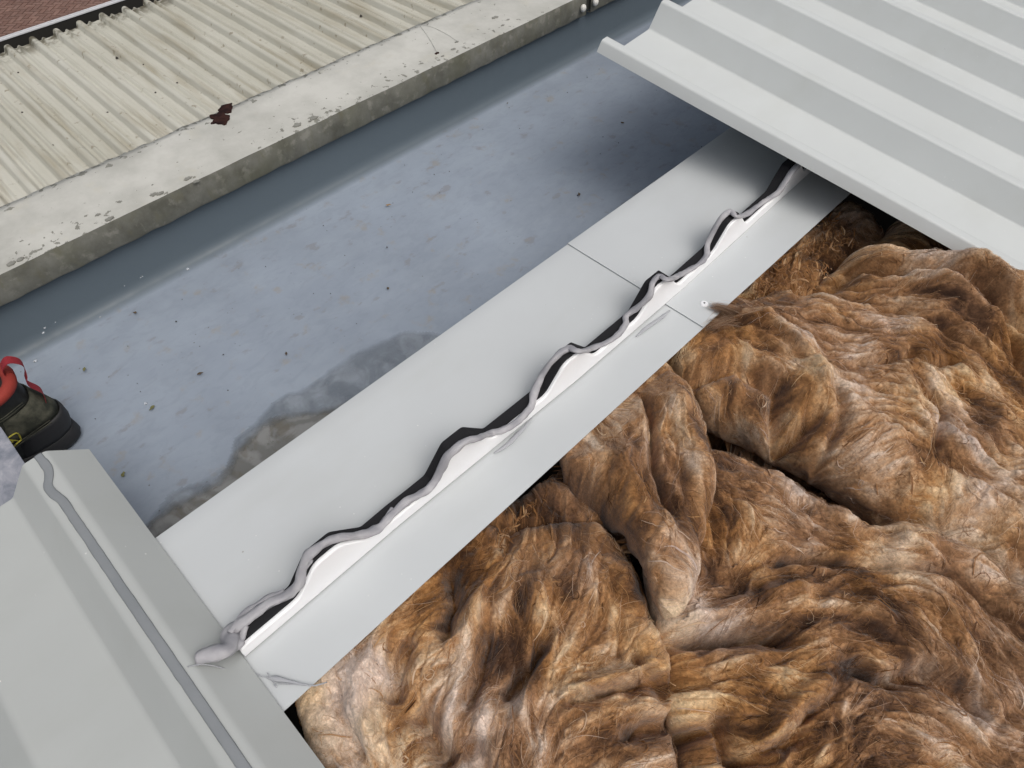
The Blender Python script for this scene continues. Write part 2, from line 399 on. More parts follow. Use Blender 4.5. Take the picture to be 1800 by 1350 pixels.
for x, y, kx in rest:
    hx, hy = (.045, .095) if kx else (.095, .045); b0 = len(bv); z0, z1 = GZ + .001, GZ + .023
    bv += [(x + a * math.cos(RT) - b_ * math.sin(RT), y + a * math.sin(RT) + b_ * math.cos(RT), zz) for a, b_, zz in ((-hx, -hy, z0), (hx, -hy, z0), (hx, hy, z0), (-hx, hy, z0), (-hx * .95, -hy * .95, z1), (hx * .95, -hy * .95, z1), (hx * .95, hy * .95, z1), (-hx * .95, hy * .95, z1))]
    bf += [(b0, b0 + 1, b0 + 5, b0 + 4), (b0 + 1, b0 + 2, b0 + 6, b0 + 5), (b0 + 2, b0 + 3, b0 + 7, b0 + 6), (b0 + 3, b0, b0 + 4, b0 + 7), (b0 + 4, b0 + 5, b0 + 6, b0 + 7)]
tag(mesh('more_bricks', bv, bf, M_brick, pav), kind='stuff')
# building below the roofs
tag(box('building_wall', (-1.87, -1.6, GZ), (1.6, 4.4, -.46), M_wall), 'plain wall of the building below the roof edge', 'wall')
tag(box('roof_deck', (-.40, -1.5, -.44), (1.6, 4.3, -.36), M_deck), kind='structure')
tag(box('eaves_beam', (-.445, -1.5, -.36), (-.405, 4.3, -.012), M_deck), 'dark edge board under the pale flashing strip', 'board')

# ------------------------------------------------------------------ old roof
old = empty('old_roof', (-1.28, 0, -.2)); tag(old, 'weathered cream corrugated metal roof beyond the coping', 'roof')
OD = np.array([-1.932 + 1.28, 0, -.012 + .006]); LEN = np.linalg.norm(OD); OU = OD / LEN; OWn = np.cross(OU, [0, -1, 0]); OWn = OWn if OWn[2] > 0 else -OWn
PR = .0567
def old_profile(nr):
    pts = []
    for i in range(nr):
        b = i * PR
        pts += [(b, 0), (b + .002, .001), (b + .0065, .0115), (b + .0105, .0135), (b + .015, .0135), (b + .019, .0115), (b + .0235, .001), (b + .0255, 0),
                (b + .030, 0), (b + .0335, .0048), (b + .037, .0048), (b + .0405, 0), (b + .050, 0), (b + .0525, .001)]
    pts.append((nr * PR, 0)); return np.array(pts)
NR = 16; y0 = -1.30
for i in range(5):
    oy = y0 + i * NR * PR
    ph = random.uniform(0, 9)
    o = extrude('roof_sheet', round_poly(old_profile(NR), .0015, 1)[:, :] + np.array([0, 0]), np.linspace(0, LEN + random.uniform(-.006, .01), 14), (-1.28, oy + .002, -.018 + (.0012 if i % 2 else 0)), OU, (0, 1, 0), OWn, .0008, M_old, old,
                warp=lambda u, v: .0012 * mnoise.noise(Vector((u * 4 + ph, v * 9, ph))))
scr = [(33,129),(40,199),(59,256),(94,257),(77,88),(105,236),(159,59),(207,105),(196,44),(253,115),(190,199),(274,164),(312,147),(387,115),(457,86),(491,72),(557,43),(307,165),(616,16),(635,31)]
bm = bmesh.new(); bmesh.ops.create_cone(bm, segments=6, radius1=.0022, radius2=.0018, depth=.003, cap_ends=True)
r_ = bmesh.ops.create_cone(bm, segments=10, radius1=.0036, radius2=.0034, depth=.0008, cap_ends=True, matrix=Matrix.Translation((0, 0, -.0012)))
SM = bpy.data.meshes.new('screw'); bm.to_mesh(SM); bm.free(); SM.materials.append(M_grit)
for px, py in scr:
    z = -.05
    for _ in range(6):
        p = at(px, py, z); s = (p[0] + 1.28) / OU[0]; z = -.018 + OU[2] * s
    yy = (p[1] - y0) % PR; w = .0015 if (yy > .0235 or yy < .002) else (.0105 if .006 < yy < .018 else .005)
    o = bpy.data.objects.new('screw', SM); o.location = Vector((p[0], p[1], z + w)) - old.location; link(o, old)
# eaves gutter beyond the old roof
eg = empty('eaves_gutter', (-1.95, 0, -.1)); tag(eg, 'narrow black eaves gutter along the far edge of the old roof', 'gutter')
gp = round_poly([(-2.002, -.022), (-1.998, -.10), (-1.90, -.105), (-1.885, -.04)], .02, 5)
extrude('trough', gp, np.linspace(-1.4, 4.2, 8), (0, 0, 0), (0, 1, 0), (1, 0, 0), (0, 0, 1), .002, M_gblack, eg)
box('rim', (-2.010, -1.4, -.027), (-2.000, 4.2, -.018), M_rim, eg, .003)
gx = np.linspace(-1.35, 4.1, 160); vv, ff = [], []
for i, y in enumerate(gx):
    for j in range(6):
        x = -1.992 + j * .017; vv.append((x, y, -.09 + .012 * mnoise.noise(Vector((x * 30, y * 12, 3)))))
for i in range(len(gx) - 1):
    for j in range(5): a = i * 6 + j; ff.append((a, a + 1, a + 7, a + 6))
mesh('silt', vv, ff, M_gdirt, eg, smooth=True)

# ------------------------------------------------------------------ coping
def coping(yA, yB, label):
    c = empty('coping', (-1.2, yA, -.05)); tag(c, label, 'coping', 'coping lengths beside the gutter')
    ys = np.linspace(yA, yB, int((yB - yA) / .006)); ins = []
    for y in ys: ins.append(-1.293 + .0045 * mnoise.noise(Vector((y * 18, 0, 1))) + .003 * mnoise.noise(Vector((y * 60, 2, 1))))
    v, f = [], []
    for y, xi in zip(ys, ins):
        for t in np.linspace(0, 1, 9):
            x = xi + (-1.1095 - xi) * t; z = (.0005 if t < 1 else -.0008) + .0009 * mnoise.noise(Vector((x * 22, y * 14, 5))) - (.004 if t == 0 else 0)
            v.append((x, y, z))
        v.append((xi - .0005, y, -.016))
    for i in range(len(ys) - 1):
        for j in range(8): a = i * 10 + j; f.append((a, a + 1, a + 11, a + 10))
        f.append((i * 10, i * 10 + 10, i * 10 + 19, i * 10 + 9))
    recalc(mesh('top_coating', v, f, M_cop, c, smooth=True))
    v, f = [], []
    for y in ys:
        for k_, (x, z) in enumerate(((-1.1100, -.0012), (-1.1085, -.004), (-1.1083, -.026), (-1.1080, -.0485), (-1.1090, -.0505), (-1.1200, -.0505))):
            v.append((x + .0008 * mnoise.noise(Vector((y * 40, z * 50, 2))), y, z + (.0018 * mnoise.noise(Vector((y * 30, 7, 1))) if k_ >= 3 else 0)))
    for i in range(len(ys) - 1):
        for j in range(5): a = i * 6 + j; f.append((a, a + 6, a + 7, a + 1))
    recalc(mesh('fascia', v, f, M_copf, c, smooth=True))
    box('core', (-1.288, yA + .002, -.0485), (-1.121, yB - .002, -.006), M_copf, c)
    return c
P_gap = at(1030, 0, -.02)[1]
cop = coping(-1.3, P_gap - .008, 'long off-white peeling coping with the rust hole beside the grey gutter')
cop2 = coping(P_gap + .010, 4.2, 'coping length past the dark joint at the top edge of the photo')
rp = [(485,815),(440,825),(405,835),(375,870),(385,885),(370,905),(330,905),(305,918),(320,935),(345,940),(330,965),(318,975),(350,975),(400,980),(415,988),(440,980),(450,955),(470,930),(468,912),(430,905),(420,890),(450,895),(475,885),(480,860),(490,840)]
flat_poly('rust_patch', [at(300 + x / 4.5, y / 4.5, .002)[:2] for x, y in rp], .0026, .0022, M_rust, cop, jag=.0008, sub=2)['label'] = 'dark brown rusted patch'
def blob(name, px, py, r, z, mat, parent, ax=1.6, n=26):
    c = at(px, py, z); a0 = random.uniform(0, 3)
    pts = [(c[0] + r * math.sin(a) * random.uniform(.6, 1.2), c[1] + r * ax * math.cos(a) * random.uniform(.6, 1.2)) for a in np.linspace(0, 2 * math.pi, n, endpoint=False)]
    return flat_poly(name, pts, z, .0016, mat, parent)
for px, py, r in ((523,219,.0075),(552,207,.007),(768,93,.005),(778,98,.003),(797,86,.005),(803,73,.004),(870,30,.008),(884,44,.004),(893,34,.004),(330,313,.006),(345,318,.005),(270,341,.006),(282,339,.005),(192,384,.006),(172,377,.004),(18,463,.006),(35,455,.005),(545,212,.003)):
    blob('bare_patch', px, py, r * .8, .0015, M_bare if px not in (768,) else M_rust, cop)
for pts in ([(735,42),(760,48),(785,60),(803,72)], [(738,45),(750,61),(760,77),(768,92)]):
    tube('crack', catmull([at(x, y, .002) for x, y in pts], 5), .0003, M_bare, cop, seg=4, wob=.8)
for px, py in ((1020, 9), (1043, -1)):
    c = at(px, py, -.02); bm = bmesh.new(); bmesh.ops.create_uvsphere(bm, u_segments=14, v_segments=8, radius=.0085)
    for v in bm.verts: v.co = Vector((v.co.x * .8, v.co.y, v.co.z * 1.05))
    me = bpy.data.meshes.new('bolt'); bm.to_mesh(me); bm.free(); me.materials.append(M_bolt)
    for p in me.polygons: p.use_smooth = True
    par = cop if px < 1030 else cop2
    o = bpy.data.objects.new('bolt', me); o.location = Vector((-1.101, at(px, py, -.022)[1], -.026)) - par.location; link(o, par)

# ------------------------------------------------------------------ valley gutter
vg = empty('valley_gutter', (-.8, 0, -.15)); tag(vg, 'wide blue-grey lined gutter between the coping and the new roof', 'gutter')
gp = np.vstack([round_poly([(-1.130, -.035), (-1.114, -.152), (-.8, -.150)], .026, 8), round_poly([(-.79, -.150), (-.47, -.150), (-.452, -.020)], .04, 8)])
gp2 = []
for a, b in zip(gp[:-1], gp[1:]):
    n_ = max(1, int(np.linalg.norm(b - a) / .02))
    for q in range(n_): gp2.append(a + (b - a) * q / n_)
gp2.append(gp[-1])
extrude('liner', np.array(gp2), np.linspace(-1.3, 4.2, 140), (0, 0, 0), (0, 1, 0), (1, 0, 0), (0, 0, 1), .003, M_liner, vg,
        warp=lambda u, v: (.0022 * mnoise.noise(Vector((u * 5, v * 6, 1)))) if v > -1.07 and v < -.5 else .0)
FZ = -.1475
def floor_poly(pts, z): return [at(x, y, z)[:2] for x, y in pts]
fo = [(262,905),(285,880),(300,862),(350,842),(385,822),(398,800),(410,770),(440,745),(470,712),(500,690),(535,678),(575,650),(620,618),(680,590),(720,580),(800,590),(900,640),(600,900),(300,1100),(150,1050)]
go = [(250,925),(290,890),(330,868),(372,842),(392,822),(404,795),(425,772),(452,745),(470,735),(500,724),(560,716),(600,705),(650,690),(700,690),(760,720),(560,880),(300,1080),(150,1050)]
def sheet_blob(name, pts, z, th, mat, soft=.022, base=.85):
    P = np.array([at(x, y, z)[:2] for x, y in pts]); P = np.vstack([P, P[:1]]); Q = catmull(np.c_[P, np.zeros(len(P))], 6)[:-1, :2]
    st_ = .004; x0, y0_ = Q.min(0); x1, y1 = Q.max(0); x1 = min(x1, -.47)
    gx, gy = np.meshgrid(np.arange(x0, x1, st_), np.arange(y0_, y1, st_), indexing='ij')
    D = np.full(gx.shape, 9.0); I = np.zeros(gx.shape, bool)
    for q in range(len(Q)):
        a, b = Q[q], Q[(q + 1) % len(Q)]; d = b - a
        t = np.clip(((gx - a[0]) * d[0] + (gy - a[1]) * d[1]) / (d @ d + 1e-12), 0, 1); D = np.minimum(D, np.hypot(gx - a[0] - t * d[0], gy - a[1] - t * d[1]))
        if a[1] != b[1]: I ^= ((a[1] > gy) != (b[1] > gy)) & (gx < (b[0] - a[0]) * (gy - a[1]) / (b[1] - a[1]) + a[0])
    idx = -np.ones(gx.shape, int); idx[I] = np.arange(I.sum()); q = I[:-1, :-1] & I[1:, :-1] & I[:-1, 1:] & I[1:, 1:]; qi, qj = np.nonzero(q)
    F_ = np.stack([idx[qi, qj], idx[qi + 1, qj], idx[qi + 1, qj + 1], idx[qi, qj + 1]], 1)
    al = base * np.clip(D[I] / soft, 0, 1)
    return mesh(name, np.stack([gx[I], gy[I], np.full(I.sum(), z)], 1), F_, mat, colors=np.stack([al] * 3, 1))
def soft_alpha(m, sc):
    t = m.node_tree; a = t.nodes.new('ShaderNodeAttribute'); a.attribute_name = 'Col'
    n = t.nodes.new('ShaderNodeTexNoise'); n.inputs['Scale'].default_value = sc; n.inputs['Detail'].default_value = 5
    g = t.nodes.new('ShaderNodeNewGeometry'); t.links.new(g.outputs['Position'], n.inputs['Vector'])
    r1 = t.nodes.new('ShaderNodeMath'); r1.operation = 'ADD'; t.links.new(a.outputs['Fac'], r1.inputs[0]); t.links.new(n.outputs['Fac'], r1.inputs[1])
    r2 = t.nodes.new('ShaderNodeMapRange'); r2.inputs[1].default_value = .55; r2.inputs[2].default_value = 1.25; t.links.new(r1.outputs[0], r2.inputs[0])
    t.links.new(r2.outputs[0], t.nodes['Principled BSDF'].inputs['Alpha'])
soft_alpha(M_mud, 40); soft_alpha(M_film, 25)
tag(sheet_blob('water_film', fo, -.1450, .001, M_film, soft=.015, base=.6), kind='structure')
tag(sheet_blob('muddy_puddle', go, -.1435, .001, M_mud), kind='structure')
wf_ = [(170,880),(200,850),(260,800),(330,770),(400,720),(360,800),(330,830),(280,850),(240,880),(215,905)]

# litter in the gutter
def leaf(px, py, size, mat, label, cat='leaf'):
    c = at(px, py, FZ + .002); n = 9; size *= .62; a0 = random.uniform(0, 6)
    v = [(c[0], c[1], c[2] + .001)]
    for i in range(n):
        a = 2 * math.pi * i / n; r = size * random.uniform(.6, 1.1) * (1.3 if i % 4 == 0 else 1)
        x, y = r * math.cos(a), .6 * r * math.sin(a)
        v.append((c[0] + x * math.cos(a0) - y * math.sin(a0), c[1] + x * math.sin(a0) + y * math.cos(a0), c[2] + random.uniform(-.001, .0012)))
    vv = v + [(p[0], p[1], p[2] - .0006) for p in v]; m_ = len(v)
    f = [(0, 1 + i, 1 + (i + 1) % n) for i in range(n)] + [(m_, m_ + 1 + (i + 1) % n, m_ + 1 + i) for i in range(n)] + [(1 + i, m_ + 1 + i, m_ + 1 + (i + 1) % n, 1 + (i + 1) % n) for i in range(n)]
    o = mesh('leaf_fragment' if cat == 'leaf' else 'debris_crumb', vv, f, mat); recalc(o); tag(o, label, cat); return o
leaf(682, 360, .0085, M_leaf, 'ochre leaf scrap lying in the middle of the gutter floor')
leaf(1018, 341, .0075, M_leafd, 'brown leaf scrap on the gutter floor near the flashing, right part')
leaf(1094, 215, .006, M_leafd, 'tiny dark leaf bit on the gutter floor below the loose roof sheet')
leaf(892, 181, .005, M_leafd, 'dark speck nearest the gutter upstand, between coping and loose sheet', 'debris')
leaf(682, 506, .006, M_leafd, 'brown crumb on bare gutter floor above the water stain', 'debris')
leaf(148, 649, .007, M_moss, 'dark green crumb on the gutter floor right of the boot', 'debris')
leaf(216, 834, .007, M_moss, 'square mossy green crumb beside the left roof sheet corner', 'debris')
leaf(352, 656, .0065, M_leafd, 'dark curled bit on the gutter floor midway from boot to flashing', 'debris')
leaf(503, 621, .006, M_leafd, 'brown crumb at the upper edge of the water film', 'debris')
leaf(267, 716, .008, M_moss, 'small triangular greenish scrap on the wet gutter floor', 'debris')
leaf(237, 549, .006, M_leafd, 'flat dark crumb at the foot of the gutter upstand, left', 'debris')
leaf(512, 770, .009, M_leafd, 'brown clot on the muddy puddle by the flashing edge', 'debris')
gv, gf = [], []
for i in range(120):
    y = random.uniform(-.3, 2.4); x = random.uniform(-1.07, -.5); s = random.uniform(.0005, .0013) * (1.5 if random.random() < .1 else 1); z = -.1485
    b = len(gv); a = random.uniform(0, 6)
    for k_ in range(4): gv.append((x + s * random.uniform(.7, 1.8) * math.cos(a + k_ * 1.57), y + s * math.sin(a + k_ * 1.57), z))
    gv.append((x, y, z + s * .8 + .001)); gf += [(b, b + 1, b + 4), (b + 1, b + 2, b + 4), (b + 2, b + 3, b + 4), (b + 3, b, b + 4)]
tag(mesh('gutter_grit', gv, gf, M_grit), 'tiny dark grit scattered over the gutter floor', 'grit', kind='stuff')
bm = bmesh.new()
for px, py, r in ((71,566,.0035),(76,585,.0045),(176,557,.003),(62,634,.006),(23,631,.004),(256,709,.0045),(175,516,.0025),(206,508,.002),(230,464,.002),(247,488,.002),(110,550,.002),(128,549,.002),(145,575,.002),(182,534,.0025),(202,484,.002),(5,610,.002),(60,518,.002),(330,473,.0055)):
    z = -.149 if py > 600 + (0 if px < 100 else -100) else -.12; r *= .6
    p = at(px, py, z)
    bmesh.ops.create_uvsphere(bm, u_segments=10, v_segments=6, radius=r, matrix=Matrix.Translation((max(p[0], -1.105), p[1], z)) @ Matrix.Diagonal((1, 1, .45, 1)))
me = bpy.data.meshes.new('water_drops'); bm.to_mesh(me); bm.free(); me.materials.append(M_drop)
for p in me.polygons: p.use_smooth = True
o = link(bpy.data.objects.new('water_drops', me)); tag(o, 'clear water drops on the gutter upstand and floor', 'water drops', kind='stuff')

# offcut lying at the left
tag(flat_poly('liner_offcut', [(-.812, -.152), (-.60, -.148), (-.60, -.75), (-.812, -.75)], -.006, .002, M_off), 'mottled grey liner offcut at the left edge between boot and new sheet', 'offcut')

# ------------------------------------------------------------------ flashing
def flashing(yA, yB, z, label):
    f = empty('flashing', (-.4, yA, z)); tag(f, label, 'flashing', 'pale flashing lengths along the gutter edge')
    pr = round_poly([(-.518, z - .05), (-.516, z), (-.255, z + .0002)], .0015, 2)
    pr = np.vstack([pr[:-1], [[-.45, z], [-.38, z], [-.32, z]][0:0], pr[-1:]]) if False else pr
    xs = np.linspace(pr[-2][0], -.255, 14)[1:]
    pr = np.vstack([pr[:-1], np.c_[xs, np.full(len(xs), z)]])
    extrude('strip', pr, np.linspace(yA, yB, 60), (0, 0, 0), (0, 1, 0), (1, 0, 0), (0, 0, 1), .0009, M_flash, f,
            warp=lambda u, v: .0006 * mnoise.noise(Vector((u * 4, v * 7, 2))) if v > -.51 else 0)
    return f
JY = .6255
fl1 = flashing(-.60, JY + .05, -.0004, 'long pale grey flashing strip running from the left roof sheet to the joint')
fl2 = flashing(JY, 3.6, .0016, 'pale grey flashing strip past the joint, passing under the loose roof sheet')
# rivet
c = at(1238, 533, .003)
bm = bmesh.new(); bmesh.ops.create_cone(bm, segments=20, radius1=.0062, radius2=.0045, depth=.0016, cap_ends=True, matrix=Matrix.Translation((0, 0, .0008)))
me = bpy.data.meshes.new('rivet'); bm.to_mesh(me); bm.free(); me.materials.append(M_rivet)
rv = bpy.data.objects.new('rivet', me); rv.location = Vector((c[0], c[1], .0020)) - fl2.location; link(rv, fl2)
bm = bmesh.new(); bmesh.ops.create_cone(bm, segments=12, radius1=.0014, radius2=.0014, depth=.0006, cap_ends=True, matrix=Matrix.Translation((0, 0, .0017)))
me = bpy.data.meshes.new('rivet_hole'); bm.to_mesh(me); bm.free(); me.materials.append(M_dark); link(bpy.data.objects.new('rivet_hole', me), rv)

# ------------------------------------------------------------------ foam fillers
FP = .1868
def foam_x(y): return np.interp(y, [-.08, .126, .43, .67, 1.05], [-.3255, -.3265, -.3205, -.322, -.334])
def foam_profile(y1, pan, crown, dy=0.0, soft=.004):
    pts = [(-.0745, 0.0), (-.0745, pan)]
    for k_ in range(-0, 7):
        b = -.003 + k_ * FP + dy
        if b + .1 > y1: 
            pts += [(b, pan), (b + .031, crown), (b + .055, crown)]; break
        pts += [(b, pan), (b + .031, crown), (b + .062, crown), (b + .094, pan)]
    return round_poly(pts, soft, 4)
def filler(name, xa, xb, pan, crown, mat, label, cat, soft, wob):
    pr = foam_profile(1.05, pan, crown, 0, soft); pr = pr[1:]
    v, f = [], []; dense = []
    for a, b in zip(pr[:-1], pr[1:]):
        n_ = max(1, int(np.linalg.norm(b - a) / .006))
        for q in range(n_): dense.append(a + (b - a) * q / n_)
    dense.append(pr[-1]); dense = np.array(dense)
    for y, z in dense:
        x0 = foam_x(y); w1 = wob * mnoise.noise(Vector((y * 35, 1, 2)))
        v += [(x0 + xb, y, .0022), (x0 + xb + w1, y, z - .0012), (x0 + xb - .0012 + w1, y, z), (x0 + xa, y, z + w1 * .5), (x0 + xa, y, .0022)]
    for i in range(len(dense) - 1):
        for j in range(4): a = i * 5 + j; f.append((a, a + 5, a + 6, a + 1))
    f += [(0, 1, 2, 3, 4), tuple((len(dense) - 1) * 5 + k_ for k_ in (4, 3, 2, 1, 0))]
    o = mesh(name, v, f, mat); recalc(o)
    tag(o, label, cat); return o
filler('foam_filler', -.0045, 0.0, .0215, .0575, M_wfoam, 'white profiled foam filler strip standing on the flashing, nearer the brown wool', 'foam strip', .009, .0009)
filler('foam_filler', -.0200, -.0047, .0225, .0600, M_bfoam, 'black profiled foam filler strip behind the white one, nearer the gutter', 'foam strip', .004, .0008)

def foam_top(y):
    b = (y + .003) % FP if y > -.003 else .15
    return np.interp(b, [0, .031, .062, .094, FP], [.0225, .060, .060, .0225, .0225])
def on_foam(px, py, r, guess=.05):
    z = guess
    for _ in range(25):
        p = at(px, py, z); z = .5 * z + .5 * (foam_top(p[1]) + r * .7)
    return p
bead = [(430,1092),(470,1062),(505,1048),(525,1028),(532,1000),(545,975),(568,957),(600,945),(630,942),(662,932),(690,905),(715,882),(745,866),(766,845),(782,812),(800,790),(824,775),(845,771),(862,762),(885,757),(915,742),(932,718),(940,690),(955,658),(978,628),(1000,613),(1020,618),(1045,612),(1068,602),(1088,588),(1100,570),(1102,555),(1120,542),(1142,520),(1148,498),(1160,486),(1175,492),(1195,484),(1225,468),(1243,450),(1244,430),(1256,405),(1272,380),(1285,373),(1296,381),(1312,377),(1340,357),(1366,340),(1382,318),(1402,300),(1420,297)]
rads = []
bp = []
for i, (px, py) in enumerate(bead):
    r = .0054 if px < 560 else .0050 if px < 950 else .0043
    r *= random.uniform(.85, 1.15); rads.append(r); bp.append(on_foam(px, py, r))
bp = np.array(bp)
# keep the bead on its strip
for i in range(len(bp)):
    fx = foam_x(bp[i][1]) - .009
    if abs(bp[i][0] - fx) > .013: bp[i][0] = fx + .013 * np.sign(bp[i][0] - fx)
start = [at(345, 1156, .040), at(368, 1150, .040), at(392, 1144, .038), at(403, 1132, .030), at(404, 1112, .022)]
bp[2:, 0] -= .0008
path = catmull(np.vstack([start, bp]), 6); rr = np.interp(np.linspace(0, 1, len(path)), np.linspace(0, 1, len(rads) + 5), [.0060, .0078, .0082, .0088, .0080] + rads)
sb = empty('sealant_bead', (-.33, -.05, .04)); tag(sb, 'wavy grey sealant bead along the tops of the foam strips', 'sealant')
tube('bead', path, rr, M_seal, sb, seg=12, flat=.62, wob=.45, seed=3)
tube('dribble', catmull([at(404, 1112, .03), on_foam(430, 1078, .003), on_foam(470, 1052, .003), on_foam(500, 1040, .003)], 8), .0034, M_seal, sb, seg=8, flat=.5, wob=.5, seed=9)
tube('dribble', catmull([at(405, 1140, .030), at(420, 1130, .026), at(428, 1112, .024), at(432, 1100, .026)], 8), [.006] * 10 + [.004] * 15, M_seal, sb, seg=8, flat=.6, wob=.4, seed=19)
tube('dribble', catmull([on_foam(548, 985, .003), on_foam(536, 1000, .003), on_foam(524, 1030, .003)], 8), .003, M_seal, sb, seg=8, flat=.5, wob=.6, seed=29)
tube('dribble', catmull([on_foam(690, 893, .003), on_foam(682, 905, .003), on_foam(672, 922, .003)], 8), .003, M_seal, sb, seg=8, flat=.6, wob=.6, seed=39)
# smears squeezed out under the white strip
for k_, pts in enumerate(([(935,735),(918,755),(902,772),(885,787),(868,797)], [(1178,545),(1160,560),(1138,575),(1118,592)])):
    P = [at(x, y, .002) for x, y in pts]
    tube('sealant_smear', catmull(P, 6), [.0008 + .0022 * math.sin(math.pi * i / (len(P) * 6 - 6)) for i in range(len(P) * 6 - 5)], M_smear, sb, seg=8, flat=.22, wob=.4, seed=k_)
# thin strings of sealant trailing over the left sheet and flashing
st = empty('sealant_strings', tuple(at(480, 1190, .002))); tag(st, 'thin grey strings of sealant trailing over the flashing corner at lower left', 'sealant')
tube('string', catmull([at(330, 1172, .040), at(352, 1168, .040), at(375, 1170, .032), at(400, 1177, .018), at(432, 1183, .003)], 6), .0006, M_smear, st, seg=5)
tube('string', catmull([at(446, 1183, .0025), at(465, 1190, .0025), at(490, 1194, .0025), at(520, 1200, .003), at(548, 1205, .004), at(562, 1203, .003), at(575, 1199, -.004)], 6), [.0005] * 8 + [.0012, .002, .0028, .003, .0028, .0024, .002, .0018, .0016, .0014, .0012] + [.0008] * 18, M_smear, st, seg=6, flat=.5)
tube('string', catmull([at(470, 1183, .003), at(478, 1195, .003), at(486, 1208, .003), at(490, 1202, .003), at(540, 1204, .003)], 5), .0006, M_smear, st, seg=5)

# ------------------------------------------------------------------ new roof sheets
def rot(y, p, r):
    cy, sy, cp, sp, cr, sr = math.cos(y), math.sin(y), math.cos(p), math.sin(p), math.cos(r), math.sin(r)
    return np.array([[cy, -sy, 0], [sy, cy, 0], [0, 0, 1]]) @ np.array([[cp, 0, sp], [0, 1, 0], [-sp, 0, cp]]) @ np.array([[1, 0, 0], [0, cr, -sr], [0, sr, cr]])
SH_O = np.array([-.7166, .9147, .115]); SH_M = rot(.107, .159, -.018)
pr = [(-.0085, .046 * .60), (0, .046)]
for k_ in range(6):
    b = k_ * .2
    pr += [(b + .018, .046), (b + .038, 0)]
    if k_ < 5: pr += [(b + .18, 0), (b + .2, .046)]
pr += [(1.06, 0)]
pr = round_poly(pr, .0035, 3)
o = extrude('roof_sheet', pr, np.linspace(0, 1.9, 20), SH_O, SH_M[:, 0], SH_M[:, 1], SH_M[:, 2], .0008, M_sheetR,
            warp=lambda u, v: .0011 * mnoise.noise(Vector((u * 3, v * 3, 4))) )
tag(o, 'loose pale grey ribbed roof sheet overhanging the gutter at upper right', 'roof sheet', 'new pale grey roof sheets')
ya = math.radians(1.0); LU = np.array([math.cos(ya), math.sin(ya), 0]); LV = np.array([-math.sin(ya), math.cos(ya), 0])
pl = [(0, .001), (-.034, .037), (-.060, .037), (-.094, 0), (-.187, 0), (-.221, .037), (-.247, .037), (-.281, 0), (-.374, 0), (-.408, .037), (-.434, .037), (-.468, 0), (-.56, 0)]
ll = empty('roof_sheet', (-.685, -.083, .0)); tag(ll, 'pale grey ribbed roof sheet at lower left with sealant along its edge rib', 'roof sheet', 'new pale grey roof sheets')
extrude('sheet', round_poly(pl, .0042, 5)[::-1], np.linspace(0, 1.3, 14), (-.685, -.083, .0026), LU, LV, (0, 0, 1), .0008, M_sheetL, ll,
        warp=lambda u, v: .0008 * mnoise.noise(Vector((u * 4, v * 4, 8))))
lb = [(66,800),(75,811),(84,824),(86,838),(84,853),(92,866),(106,882),(124,902),(142,926),(166,958),(195,1000),(232,1050),(300,1141),(350,1205),(400,1270),(463,1352),(540,1455),(760,1760)]
P = np.array([at(x, y, .0405) for x, y in lb])
for i in range(6, len(P)): P[i][1] = .12 * P[i][1] + .88 * (-.083 - .047 * math.cos(ya) + math.tan(ya) * (P[i][0] + .685))
o = tube('sealant_bead', catmull(P, 8), np.r_[np.full(8, .0045), np.full(32, .0050), np.full((len(P) - 1) * 8 + 1 - 40, .0049)], M_seal2, None, seg=12, flat=.26, wob=.10)
tag(o, 'straight flat grey sealant line on the edge rib of the left roof sheet', 'sealant')

# ------------------------------------------------------------------ boot
bt = empty('boot', tuple(at(141, 757, -.148))); tag(bt, 'dark work boot with red collar and pull tab standing in the gutter', 'boot')
BX, BY = bt.location.x, bt.location.y       # back of the heel; the toe points along -Y and a little -X
BA = math.radians(262)                       # toe direction
def bpos(l, w, z):
    """l towards the toe, w to the right of it, z up from the gutter floor"""
    dx, dy = math.cos(BA), math.sin(BA); return (BX + dx * l + dy * w, BY + dy * l - dx * w, -.147 + z)
def outline(back, front, wb, wf, n=36, cx=.5):
    out = []
    L = front - back
    for i in range(n):
        a = 2 * math.pi * i / n; t = .5 - .5 * math.cos(a)     # 0 heel, 1 toe
        w = (wb + (wf - wb) * min(1, max(0, (t - .25) / .5))) * (abs(math.sin(a)) ** .72)
        out.append((back + L * t, w * (1 if math.sin(a) >= 0 else -1)))
    return out
def loft(name, rings, mat, parent, cap0=True, cap1=True, smooth=True):
    n = len(rings[0][0]); v, f = [], []
    for ol, z, tilt in rings:
        for l, w in ol: v.append(bpos(l, w, z + tilt * l))
    for i in range(len(rings) - 1):
        for k_ in range(n): a = i * n + k_; b = i * n + (k_ + 1) % n; f.append((a, b, b + n, a + n))
    if cap0: f.append(tuple(range(n)))
    if cap1: f.append(tuple((len(rings) - 1) * n + k_ for k_ in range(n)))
    o = mesh(name, v, f, mat, parent, smooth=smooth); recalc(o); return o
loft('outsole', [(outline(0, .30, .038, .050), 0, 0), (outline(-.004, .303, .041, .053), .006, 0), (outline(-.003, .302, .040, .052), .024, 0), (outline(.004, .298, .038, .05), .030, 0)], M_rub, bt)
up = [(outline(.002, .295, .037, .048), .028, 0), (outline(-.003, .29, .039, .049), .042, 0), (outline(-.004, .27, .040, .048), .060, 0), (outline(.001, .225, .040, .046), .080, 0), (outline(.008, .175, .040, .043), .098, 0),
      (outline(.013, .148, .040, .041), .108, 0), (outline(.014, .142, .040, .040), .120, 0), (outline(.014, .142, .042, .042), .136, 0), (outline(.014, .142, .043, .043), .148, 0)]
loft('upper', up, M_boot, bt, cap1=False)
loft('inner_lining', [(outline(.018, .12, .034, .034), .075, 0), (outline(.022, .13, .036, .036), .149, 0)], M_dark, bt, cap1=False)
